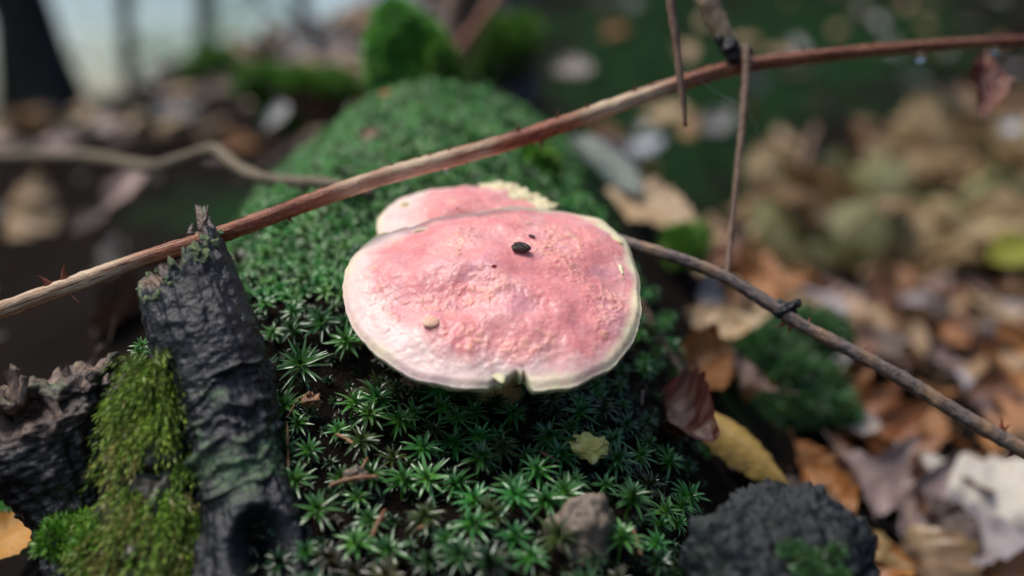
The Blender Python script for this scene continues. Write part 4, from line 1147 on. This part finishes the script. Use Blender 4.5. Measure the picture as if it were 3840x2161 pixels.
# ------------------------------------------------------------------ leaves
def leaf_mesh(kind, seed, mat, curl=0.0, cup=0.0, wave=0.0, twist=0.0):
    """unit length leaf along +X, petiole included"""
    g = np.random.default_rng(seed)
    n, m = 30, 9
    s = np.linspace(0, 1, n)
    if kind == 'oak':
        hw = .30 * np.sin(np.pi * s ** 1.25) ** .75 * (1 + .34 * np.cos(2 * np.pi * 4.5 * s + .6))
    elif kind == 'long':
        hw = .17 * np.sin(np.pi * s ** .9) ** .7
    elif kind == 'lobed':
        hw = .34 * np.sin(np.pi * s ** 1.1) ** .6 * (1 + .5 * np.cos(2 * np.pi * 3 * s + .4))
    else:
        hw = .31 * np.sin(np.pi * s ** .85) ** .85 * (1 + .03 * np.cos(60 * s))
    hw = np.maximum(hw, .004)
    hw = hw * (1 + .06 * g.normal(size=n))
    v = np.linspace(-1, 1, m)
    S, Vv = np.meshgrid(s, v, indexing='ij')
    x = S + .07 * np.abs(Vv) * (kind in ('oak', 'lobed')); y = hw[:, None] * Vv
    q = np.stack([x, y, x * 0 + seed], -1)
    z = cup * np.abs(Vv) ** 1.6 * hw[:, None] * 1.5 + wave * noise(q, 4.5, seed) * (.25 + np.abs(Vv)) + wave * .4 * noise(q, 11, seed + 3) + .02 * np.sin(S * 40 - np.abs(Vv) * 4) * np.abs(Vv) * hw[:, None] * 3
    if twist:
        an = twist * (S - .5); y, z = y * np.cos(an) - z * np.sin(an), y * np.sin(an) + z * np.cos(an)
    if curl:
        rr = 1 / curl; an = x * curl; x2 = rr * np.sin(an) - z * np.sin(an); z2 = rr * (1 - np.cos(an)) + z * np.cos(an); x, z = x2, z2
    V = np.stack([x - .5, y, z], -1)
    vein = np.maximum(np.exp(-(Vv / .09) ** 2), .8 * (np.abs(np.sin(S * 30 - np.abs(Vv) * 3)) > .95))
    Vf = V.reshape(-1, 3); F = [grid_faces(n, m, False)]
    # petiole
    p = V[0, m // 2]; a = np.linspace(0, 2 * np.pi, 5, endpoint=False)
    ring = lambda c, r_: np.stack([np.full(5, c[0]), c[1] + r_ * np.cos(a), c[2] + r_ * np.sin(a)], 1)
    k = len(Vf); Vf = np.vstack([Vf, ring(p + [.02, 0, -.004], .009), ring(p + [-.08, .01, .01], .008), ring(p + [-.17, .025, .03], .009)])
    F.append(grid_faces(3, 5, True, k))
    # real thickness
    return make_mesh('leaf', Vf, F, mat, {'vein': np.append(vein.ravel(), np.ones(15))})
LEAF = {}
for k in ('oak', 'beech', 'long', 'lobed'):
    LEAF[k] = [leaf_mesh(k, 300 + i, M_leaf, curl=[0, .6, -.5, .9][i % 4], cup=[.2, -.25, .4, .1][i % 4], wave=[.04, .07, .06, .10][i % 4], twist=[0, .5, -.6, .3][i % 4]) for i in range(4)]
def put_leaf(me, px, py, L, yaw, color, label, group=None, lift=.003, tilt=(0, 0), name='fallen_leaf', at=None, face=0.35, stretch=1.0):
    """lay a leaf on the ground seen at a pixel; yaw in degrees, 0 = photo right, 90 = away"""
    p = G(px, py) if at is None else np.asarray(at)
    n = ground_n(p[0:1], p[1:2], .02)[0] if at is None else UPC
    n = n - FWD * face + np.array([tilt[0], 0, tilt[1]])
    Bm = basis(n, R(yaw))
    M = mat4(Bm, p + Bm[:, 2] * lift, L)
    if stretch != 1.0: M = M @ Matrix.Diagonal((1, stretch, 1, 1))
    return obj(name, me, label=label, cat='leaf', group=group, M=M, color=color)

ORANGE = (.36, .13, .025); RUST = (.17, .055, .022); TAN = (.36, .22, .11); PINK = (.34, .22, .19); YEL = (.55, .33, .06); WHITE = (.66, .58, .50); DARK = (.05, .022, .018); LILAC = (.33, .28, .30); BUFF = (.45, .30, .16); GREENY = (.35, .36, .06)
# hero leaves
lm_y = leaf_mesh('long', 401, M_leafsmooth, curl=-.6, cup=-.5, wave=.01)
put_leaf(lm_y, 0, 0, .046, -38, (.62, .38, .09), 'smooth yellow-ochre leaf arched over the slope right of the mushroom', at=P(2800, 1640, .366), face=1.1, lift=0, stretch=1.1)
lm_d = leaf_mesh('beech', 402, M_leafgloss, curl=.9, cup=.6, wave=.13)
put_leaf(lm_d, 0, 0, .047, -56, (.075, .022, .020), 'crumpled wet dark maroon leaf against the yellow-ochre leaf', at=P(2535, 1650, .360), face=.9, lift=0, stretch=1.1)
put_leaf(LEAF['oak'][2], 0, 0, .040, 20, (.05, .028, .018), 'dark brown leaf flat on the soil below the yellow-ochre leaf', at=G(2780, 1800) + np.array([0, 0, .004]), face=.3)
put_leaf(LEAF['oak'][3], 0, 0, .040, 160, (.10, .05, .035), 'curled brown leaf above the yellow-ochre leaf', at=G(2760, 1500) + np.array([0, 0, .004]), face=.4)
put_leaf(LEAF['beech'][1], 3660, 1910, .078, -25, (.70, .62, .53), 'large pale cream leaf lying underside up among the litter', lift=.016, face=.6)
put_leaf(leaf_mesh('lobed', 403, M_leafgloss, cup=.3, wave=.06), 3290, 1890, .062, -38, (.32, .22, .20), 'pinkish brown lobed oak leaf between the dark lump and the pale leaf', lift=.014, face=.8)
put_leaf(leaf_mesh('oak', 404, M_leaf, cup=.4, wave=.12), 3190, 1600, .075, -50, (.27, .085, .02), 'big rusty orange leaf standing up under the grey bramble stem', lift=.012, face=1.0)
put_leaf(LEAF['beech'][2], 3330, 1640, .05, -20, ORANGE, 'bright orange crinkled leaf touching the big rusty one', lift=.010, face=.7)
put_leaf(LEAF['beech'][0], 3030, 1800, .035, -55, ORANGE, 'small orange leaf tucked behind the dark lump', lift=.006, face=.7)
put_leaf(LEAF['long'][1], 3180, 2020, .05, -50, (.32, .19, .06), 'narrow tan leaf along the edge of the dark lump', lift=.006, face=.6)
put_leaf(LEAF['beech'][3], 3560, 2080, .06, -15, LILAC, 'glossy greyish lilac leaf below the pale cream leaf', lift=.004, face=.4)
put_leaf(LEAF['beech'][1], 3700, 1440, .055, 10, TAN, 'broad tan leaf behind the end of the grey bramble stem', lift=.006, face=.5)
put_leaf(LEAF['oak'][1], 3760, 1680, .055, 30, ORANGE, 'amber oak leaf close to the end of the grey bramble stem', lift=.008, face=.5)
put_leaf(LEAF['beech'][0], 3155, 1650, .022, 0, (.62, .50, .42), 'small pale leaf lying on the big rusty one', lift=.022, face=.8)
put_leaf(LEAF['beech'][2], 3380, 1290, .05, 20, (.40, .15, .03), 'orange leaf in the litter above the bend of the grey bramble stem', lift=.006, face=.6)
put_leaf(LEAF['beech'][0], 0, 0, .030, 42, (.60, .27, .03), 'amber yellow leaf on the ground at the foot of the rotten stump', at=P(75, 2025, .345), face=.9)
put_leaf(LEAF['beech'][1], 130, 850, .095, 70, (.40, .25, .12), 'pale tan leaf hanging in the dark hollow', lift=.01, face=1.2)
put_leaf(LEAF['long'][0], 1110, 400, .05, 60, (.28, .28, .28), 'grey upright leaf in front of the dark green moss cushion', at=P(1055, 425, DD(.74)), face=2.0)
put_leaf(LEAF['long'][2], 480, 680, .06, 70, PINK, 'narrow pinkish leaf hanging under the crooked twig', at=P(480, 690, DD(.62)), face=1.5)
# red dried leaf hanging from the bramble
hl = leaf_mesh('long', 405, M_leafgloss, curl=.5, cup=.5, wave=.10)
t = tcol(brf, 3735); ih = int(t * (len(brf[0]) - 1))
put_leaf(hl, 0, 0, .036, -105, (.17, .035, .022), 'shrivelled dark red leaf hanging from the bramble', at=brf[0][ih] + np.array([-.004, 0, -.0195]), face=4, lift=0.0, stretch=1.3)
put_leaf(LEAF['beech'][0], 0, 0, .006, 20, (.5, .16, .03), 'tiny orange leaf scrap on the moss of the crest', at=G(1450, 410) + np.array([0, -.004, .006]), face=1.5)
put_leaf(LEAF['beech'][2], 0, 0, .012, 40, (.34, .2, .12), 'small tan leaf scrap half sunk in the moss behind the bramble', at=G(1400, 560) + np.array([0, -.004, .005]), face=1.2)

# litter scattered over the ground around
LIT = []
def litter(n, x0, x1, y0, y1, mind, keep, pal, Lr, label_tail, group, facev=.25):
    pts = scatter(n, x0, x1, y0, y1, mind, keep)
    ns = ground_n(pts[:, 0], pts[:, 1], .02); zs = ground_z(pts[:, 0], pts[:, 1])
    ux, uy, ud = pix_of(pts[:, 0], pts[:, 1])
    for (x, y), n0, z, a_, b_, d_ in zip(pts, ns, zs, ux, uy, ud):
        k = random.choice(['oak', 'beech', 'beech', 'beech', 'long'])
        name_c, col = pal[random.randrange(len(pal))]
        Bm = basis(n0 + rng.normal(0, .32, 3) - FWD * facev, rng.uniform(0, 6.28)); L = rng.uniform(*Lr)
        inside = 0 < a_ < 3840 and 0 < b_ < 2161
        kind = {'oak': 'oak', 'beech': 'oval', 'long': 'narrow'}[k]
        LIT.append((L / d_ if inside else 0, k, int(rng.integers(4)), f'{name_c} {kind} leaf {label_tail}', f'{name_c} {kind} leaves {group}', Bm,
                    np.array([x, y, z]) + Bm[:, 2] * rng.uniform(.002, .012), L, tuple(np.array(col) * rng.uniform(.75, 1.2))))
    return len(pts)
WARM = [('orange', ORANGE), ('rust brown', RUST), ('tan', TAN), ('pinkish', PINK), ('dark brown', DARK), ('lilac grey', LILAC), ('buff', BUFF), ('rust brown', RUST), ('orange', ORANGE)]
def keep_right(xs, ys):
    ux, uy, ud = pix_of(xs, ys)
    return (ux > 2560 + .12 * np.clip(1500 - uy, -400, 600)) & (ux < 4000) & (uy > 950) & (uy < 2300) & (ud < 1.3) & ~((ux < 3020) & (uy > 1420) & (uy < 1900)) & ~((ux < 2900) & (uy > 1800))
nl1 = litter(9000, .02, .9, .25, 1.3, .024, keep_right, WARM, (.030, .062), 'in the litter on the slope right of the mushroom', 'on the right slope')
DULL = [('pinkish', PINK), ('tan', TAN), ('rust brown', (.13, .06, .03)), ('dark brown', DARK), ('buff', BUFF), ('grey', (.24, .23, .23)), ('orange', (.28, .12, .03))]
def keep_left(xs, ys):
    ux, uy, ud = pix_of(xs, ys)
    m = (ux > -250) & (ux < 1650) & (uy > -120) & (uy < 600) & (ud > .75) & (ud < 4)
    return m & (rng.random(len(xs)) < .12 + .75 * sstep(500, 1200, ux))
nl2 = litter(6000, -2.2, .1, .6, 3.9, .065, keep_left, DULL, (.055, .095), 'on the far bank beyond the dark hollow', 'on the far left bank', facev=.5)
def keep_back(xs, ys):
    ux, uy, ud = pix_of(xs, ys)
    return (ux > 1950) & (ux < 4050) & (uy > -250) & (uy < 950) & (ud > .9) & (ud < 4) & (rng.random(len(xs)) < (.10 + .5 * sstep(2700, 3300, ux)) * (.3 + .7 * sstep(250, 500, uy)))
nl3 = litter(4000, 0, 2.3, .8, 3.9, .075, keep_back, [('tan', TAN), ('buff', BUFF), ('orange brown', (.30, .13, .04)), ('grey', (.27, .26, .26)), ('dark brown', DARK)], (.045, .08), 'on the shaded bank behind the bramble', 'on the rear bank', facev=.5)
def keep_holl(xs, ys):
    ux, uy, ud = pix_of(xs, ys)
    return (ux > -200) & (ux < 950) & (uy > 560) & (uy < 2250) & (ud > .36) & (ud < 1.3)
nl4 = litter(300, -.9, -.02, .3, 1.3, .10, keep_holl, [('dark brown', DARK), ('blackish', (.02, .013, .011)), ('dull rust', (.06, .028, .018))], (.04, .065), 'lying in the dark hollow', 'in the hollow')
LIT.sort(key=lambda r_: -r_[0])
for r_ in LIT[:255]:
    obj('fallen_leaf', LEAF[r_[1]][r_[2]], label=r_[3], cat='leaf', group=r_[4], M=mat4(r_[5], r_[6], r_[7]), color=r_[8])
def leaf_stuff(rows, label='mixed brown leaf litter strewn over the farther ground'):
    Vs, Fs, Cs, Ve = [], [], [], []; o = 0
    for r_ in rows:
        me = LEAF[r_[1]][r_[2]]; n = len(me.vertices)
        v = np.zeros(n * 3, np.float32); me.vertices.foreach_get('co', v)
        q = np.zeros(len(me.loops), np.int32); me.loops.foreach_get('vertex_index', q)
        a_ = np.zeros(n, np.float32); me.attributes['vein'].data.foreach_get('value', a_)
        Vs.append((v.reshape(-1, 3) * r_[7]) @ r_[5].T + r_[6]); Fs.append(q.reshape(-1, 4) + o); Cs.append(np.tile(r_[8], (n, 1))); Ve.append(a_); o += n
    obj('leaf_litter', make_mesh('leaf_litter', np.vstack(Vs), np.vstack(Fs), M_litter, {'vein': np.concatenate(Ve), 'col': np.vstack(Cs)}),
        label=label, cat='leaf litter', kind='stuff')
leaf_stuff(LIT[255:])

# withered pale fern-like plants on the rear bank at right
def frond_mesh(seed):
    g = np.random.default_rng(seed)
    Vs, Fs = [], []; o = 0
    n = 16; s = np.linspace(0, 1, n)
    bend = g.uniform(.5, 1.2); sx = g.normal(0, .15)
    path = np.stack([np.sin(s * bend) / bend * .8, sx * s * s, np.sin(s * 1.3) / 1.3 * (1 - .55 * s * bend)], 1)
    V, F, A, fr = tube([(*p, .012 * (1 - .8 * t)) for p, t in zip(path[::3], s[::3])], 20, 5)
    for f in F: Fs.append(f if f.shape[1] == 3 else np.vstack([f[:, :3], f[:, [0, 2, 3]]]))
    Vs.append(V); o = len(V)
    for i in range(3, n):
        for sd in (-1, 1):
            L = .32 * math.sin(math.pi * (i / n) ** .8) + .05
            d = np.array([.45, sd, -.15 + g.normal(0, .15)]); d /= np.linalg.norm(d)
            b = path[i]; w = np.array([.055, 0, .02])
            m1 = b + d * L * .35; m2 = b + d * L * .75 + [0, 0, -.03 * g.random()]
            tip = b + d * L + [0, 0, -.06 * g.random()]
            Vs.append(np.array([b, m1 - w, m1 + w, m2 - w * .7, m2 + w * .7, tip])); Fs.append(np.array([[0, 1, 2], [1, 3, 2], [2, 3, 4], [3, 5, 4]]) + o); o += 6
    return make_mesh('frond', np.vstack(Vs), np.vstack(Fs), M_fern, {'vein': np.zeros(sum(map(len, Vs)))})
FR = [frond_mesh(i) for i in range(5)]
for i in range(48):
    px = rng.uniform(2960, 3950); py = rng.uniform(520, 1020)
    if px < 3250 and py < 650: continue
    p = G(px, min(py + 60, 1040))
    tone, base = random.choice([('straw-coloured', (.42, .30, .15)), ('olive', (.24, .24, .09)), ('buff', (.42, .28, .16)), ('ochre brown', (.34, .21, .09))])
    sc = rng.uniform(.075, .14); big = 'tall' if sc > .11 else 'low'
    root = empty('withered_fern', p, f'{big} withered {tone} fern on the rear bank behind the hanging twig', 'fern', f'{big} withered {tone} ferns on the rear bank')
    for k in range(int(rng.integers(3, 6))):
        obj('frond', FR[int(rng.integers(5))], parent=root, M=mat4(basis(np.array([rng.normal(0, .3), rng.normal(0, .3) - .3, 1]), rng.uniform(0, 6.28)), (0, 0, 0), sc * rng.uniform(.7, 1.1)),
            color=tuple(np.array(base) * rng.uniform(.8, 1.2)))

put_leaf(leaf_mesh('beech', 410, M_green, cup=.2, wave=.05), 0, 0, .055, 20, (.42, .42, .05), 'fresh yellow-green leaf at the edge of the withered ferns', at=P(3810, 950, DD(.66)), face=1.2)
put_leaf(LEAF['beech'][0], 0, 0, .03, 20, (.66, .66, .68), 'bright whitish leaf above the withered ferns', at=P(3790, 480, DD(.85)), face=2.2)
put_leaf(LEAF['beech'][1], 0, 0, .045, -10, (.42, .45, .50), 'pale blue-grey leaf on the rear bank behind the bramble', at=P(2420, 555, DD(.80)), face=1.0)
put_leaf(LEAF['beech'][1], 0, 0, .036, 60, (.40, .20, .07), 'orange-brown leaf behind the tip of the pointed twig', at=P(2590, 480, DD(.80)), face=1.8)
put_leaf(LEAF['beech'][2], 0, 0, .045, 80, (.32, .20, .10), 'dull brown leaf behind the upper part of the pointed twig', at=P(2570, 190, DD(.90)), face=1.8)
put_leaf(LEAF['oak'][0], 0, 0, .055, 10, (.36, .30, .26), 'pale brown leaf against the black rear bank above the bramble', at=P(2130, 270, DD(.85)), face=1.2)
put_leaf(LEAF['beech'][0], 0, 0, .06, -25, (.50, .33, .18), 'light tan leaf on the slope directly behind the right rim', at=G(2430, 880) + np.array([0, 0, .012]), face=1.0)
put_leaf(LEAF['long'][0], 0, 0, .07, -60, (.12, .16, .14), 'dark grey-green leaf on the slope behind the cap', at=G(2270, 700) + np.array([0, 0, .01]), face=.8)

# ------------------------------------------------------------------ stones, needles, crumbs
def stone(px, py, w, h, label, seed):
    p = G(px, py); r = w / FPX * .285 / 2
    V, F = lump(p + np.array([0, 0, r * .2]), r, r * .9, h / FPX * .285 / 2, UPC - .4 * FWD, seed, 40, 56, .35, 90)
    V2 = V + (0.0009 * fbm(V, 420, 3, seed))[:, None] * np.array([.5, -.6, .6])
    thing('stone', V2, F, M_rock, label, 'stone')
stone(2185, 2060, 250, 300, 'greyish brown stone half buried in the star moss', 71)
stone(1860, 2140, 110, 140, 'small olive brown stone sunk in the moss', 72)
# yellow scrap of mushroom
q = G(2215, 1760)
V, F = lump(q + np.array([0, -.003, .008]), .0062, .0026, .0040, UPC - .2 * FWD, 75, 40, 60, .75, 190, yaw=-.4)
thing('mushroom_scrap', V, F, M_yellow, 'pale yellow torn scrap of mushroom lying in the star moss', 'scrap')
def needle(p0, p1, w, mat, label, bend=.1, name='dry_needle', cat='needle', lift=.006):
    A_ = G(*p0) + np.array([0, -.002, lift]); B_ = G(*p1) + np.array([0, -.002, lift]); 
    mid = (A_ + B_) / 2 + np.array([0, 0, np.linalg.norm(B_ - A_) * bend])
    r = w / FPX * .28 / 2 * .62
    V, F, At, _ = tube([(*A_, r * .5), (*(A_ * .8 + mid * .2), r), (*mid, r), (*(B_ * .7 + mid * .3), r), (*B_, r * .4)], 26, 9, .15, 500, 3)
    return thing(name, V, F, mat, label, cat)
needle((948,1795),(1062,1862), 26, M_needle, 'orange-brown spotted dry needle on the foot of the upright stump', .15, lift=.012)
needle((1245,1925),(1428,1900), 30, M_needle, 'reddish brown dry stalk lying flat in the moss', .05, 'dry_stalk', 'stalk', .009)
needle((1400,2120),(1452,2018), 26, M_needle, 'buff dry stalk pointing up between rosettes below the mushroom', .05, 'dry_stalk', 'stalk', .009)
needle((1265,1705),(1335,1745), 24, M_needle, 'short tan needle beside the upright stump in the moss', .05)
needle((1350,1860),(1385,1785), 22, M_needle, 'thin russet needle standing in the moss', .05)
needle((1092,1870),(1085,1650), 16, M_needle, 'long thin brown needle upright along the stump', .02)
needle((1085,1640),(1130,1560), 14, M_needle, 'fine forked brown stalk above the long upright needle', .02, 'dry_stalk', 'stalk')
needle((2030,1760),(2100,1800), 22, M_needle, 'brown needle left of the yellow scrap', .02)
needle((2370,2060),(2400,2150), 24, M_needle, 'pale buff needle right of the grey-brown stone', .02)
needle((1560,2060),(1620,2040), 26, M_needle, 'broken amber needle bit low in the moss', .02)
needle((2405,1590),(2400,1650), 24, M_twig, 'short pinkish twig end beside the maroon leaf', .0, 'twig', 'twig', .012)
for i, (px, py, lab, col) in enumerate([(1180,1575,'crumbly brown scrap of soil beside the upright stump',M_needle),(1545,1510,'tiny orange crumb in the moss under the cap',M_needle),(1340,1865,'greyish white crumb among the moss rosettes',M_rock)]):
    q = G(px, py) + np.array([0, -.003, .007]); V, F = lump(q, .0026, .0022, .0020, UPC, 90 + i, 22, 30, .8, 600)
    thing('soil_crumb', V, F, col, lab, 'crumb')

# ------------------------------------------------------------------ behind: dark stump and sticks, trees
def plainstump(px, py0, py1, d, w0, w1, label, seed):
    c = [(*P(px, py0, d), w0 / FPX * d / 2), (*P(px + 10, (py0 + py1) / 2, d), (w0 + w1) / 2 / FPX * d / 2), (*P(px - 10, py1, d), w1 / FPX * d / 2)]
    V, F, A, _ = tube(c, 60, 40, .22, 40, seed)
    root = empty('stump', (*V[:, :2].mean(0), V[:, 2].min()), label, 'stump')
    part('trunk', V, F, M_bark2, root, {'lich': np.full(len(V), .1), 'wood': np.zeros(len(V))})
plainstump(1915, 640, -150, 1.1, 230, 190, 'dark mossy stump standing behind the crest of the bank', 91)
stick('dead_stick', [(1660,330,DD(.78),60),(1680,150,DD(.78),64),(1715,-150,DD(.78),66)], 40, 12, M_twig, 'grey upright stick left of the dark rear stump', 'stick', .2, 60, 92)
stick('dead_stick', [(1700,210,DD(.76),40),(1780,110,DD(.76),40),(1900,-60,DD(.76),40)], 40, 12, M_bramble, 'reddish slanting stick crossing the grey upright one', 'stick', .2, 60, 93)
stick('dead_stick', [(2130,660,DD(.62),70),(2260,780,DD(.60),74),(2330,900,DD(.57),70)], 40, 12, M_bark2, 'dark decayed stick on the slope behind the cap', 'stick', .2, 80, 94)

def tree(x, y, r0, h, lean, label, seed, leaves, crown_lo, crown_r, col, group):
    g = np.random.default_rng(seed)
    z0 = float(ground_z(np.array([x]), np.array([y]))[0]) - .03
    root = empty('tree', (x, y, z0), label, 'tree', group)
    s = np.linspace(0, 1, 9)
    ctrl = [(x + lean * t * h + .05 * r0 * 10 * math.sin(3 * t + seed), y + .1 * math.sin(2 * t + seed), z0 + h * t, r0 * (1 - .75 * t) + r0 * .5 * math.exp(-t * h / .15)) for t in s]
    V, F, A, fr = tube(ctrl, 60, 18, .1, 6, seed)
    tr = part('trunk', V, F, M_treebark, root)
    cps = []
    for k in range(9):
        t0 = g.uniform(max(crown_lo / h, .12), .95); i = int(t0 * 59); b = fr[0][i]; an = g.uniform(0, 6.28); L = crown_r * g.uniform(.5, 1)
        e = b + np.array([math.cos(an) * L, math.sin(an) * L, L * g.uniform(.1, .6)])
        V, F, A, f2 = tube([(*b, fr[4][i] * .5), (*((b + e) / 2 + [0, 0, -.04 * L]), fr[4][i] * .3), (*e, fr[4][i] * .08)], 14, 7)
        part('limb', V, F, M_treebark, root)
        cps += [f2[0][j] for j in range(5, 14)]
    cps = np.array(cps)
    c = cps[g.integers(len(cps), size=leaves)] + g.normal(0, crown_r * .16, (leaves, 3))
    a = g.normal(size=(leaves, 3)); a /= np.linalg.norm(a, axis=1)[:, None]; b = np.cross(a, g.normal(size=(leaves, 3))); b /= np.linalg.norm(b, axis=1)[:, None]
    L = .075; q = np.stack([c - a * L, c - b * L * .5, c + a * L, c + b * L * .5], 1).reshape(-1, 3)
    i0 = np.arange(leaves) * 4
    cr = part('crown', q, np.stack([i0, i0 + 1, i0 + 2, i0 + 3], 1), M_green, root, {'vein': np.zeros(len(q))}, smooth=False)
    cr.color = (*col, 1)
tree(-1.66, 3.9, .135, 8, -.27, 'thick dark leaning tree trunk beyond the far bank', 1, 4000, 3.0, 1.6, (.10, .20, .03), 'trees beyond the bank')
tree(-2.75, 7.2, .06, 7, .0, 'slim dark upright tree beyond the leaning one', 2, 4000, 2.4, 1.5, (.22, .34, .04), 'trees beyond the bank')
far = [(-4.6, 9, .10), (-6.5, 12, .12), (-2.6, 13, .12), (-9, 15, .14), (-5.0, 17, .14), (-1.5, 20, .15), (-12, 22, .16), (-8, 26, .16), (-3.5, 28, .16), (-16, 28, .16)]
for i, (x, y, r0) in enumerate(far):
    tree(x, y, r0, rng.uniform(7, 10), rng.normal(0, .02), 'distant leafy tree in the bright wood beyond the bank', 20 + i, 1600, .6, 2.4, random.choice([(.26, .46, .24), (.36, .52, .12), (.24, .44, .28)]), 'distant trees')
# the litter goes on beyond the picture's edges
LIT.clear()
def keep_out(xs, ys):
    ux, uy, ud = pix_of(xs, ys)
    return (ys > .12) & ~((ux > -250) & (ux < 4000) & (uy < 2300)) & ~((np.abs(xs) < .12) & (ys < .45))
litter(1500, -2.2, 2.2, .1, 3.6, .075, keep_out, WARM + DULL, (.045, .085), '', '')
leaf_stuff(LIT, 'loose brown leaves scattered on the bare ground to either side')
for i, (x, y, r0) in enumerate([(-6, 6, .12), (-4.2, 3.2, .10), (-9, 8, .14), (-12, 13, .15), (3.2, 5.2, .12), (5.5, 8, .14), (1.6, 7.5, .12), (7, 4.5, .13)]):
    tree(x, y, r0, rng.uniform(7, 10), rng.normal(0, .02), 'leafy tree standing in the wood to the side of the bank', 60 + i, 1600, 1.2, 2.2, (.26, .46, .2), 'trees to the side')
print('leaves', nl1, nl2, nl3, nl4, 'near rosettes', nind, 'field', len(stuff_inst), 'bank', len(inst))
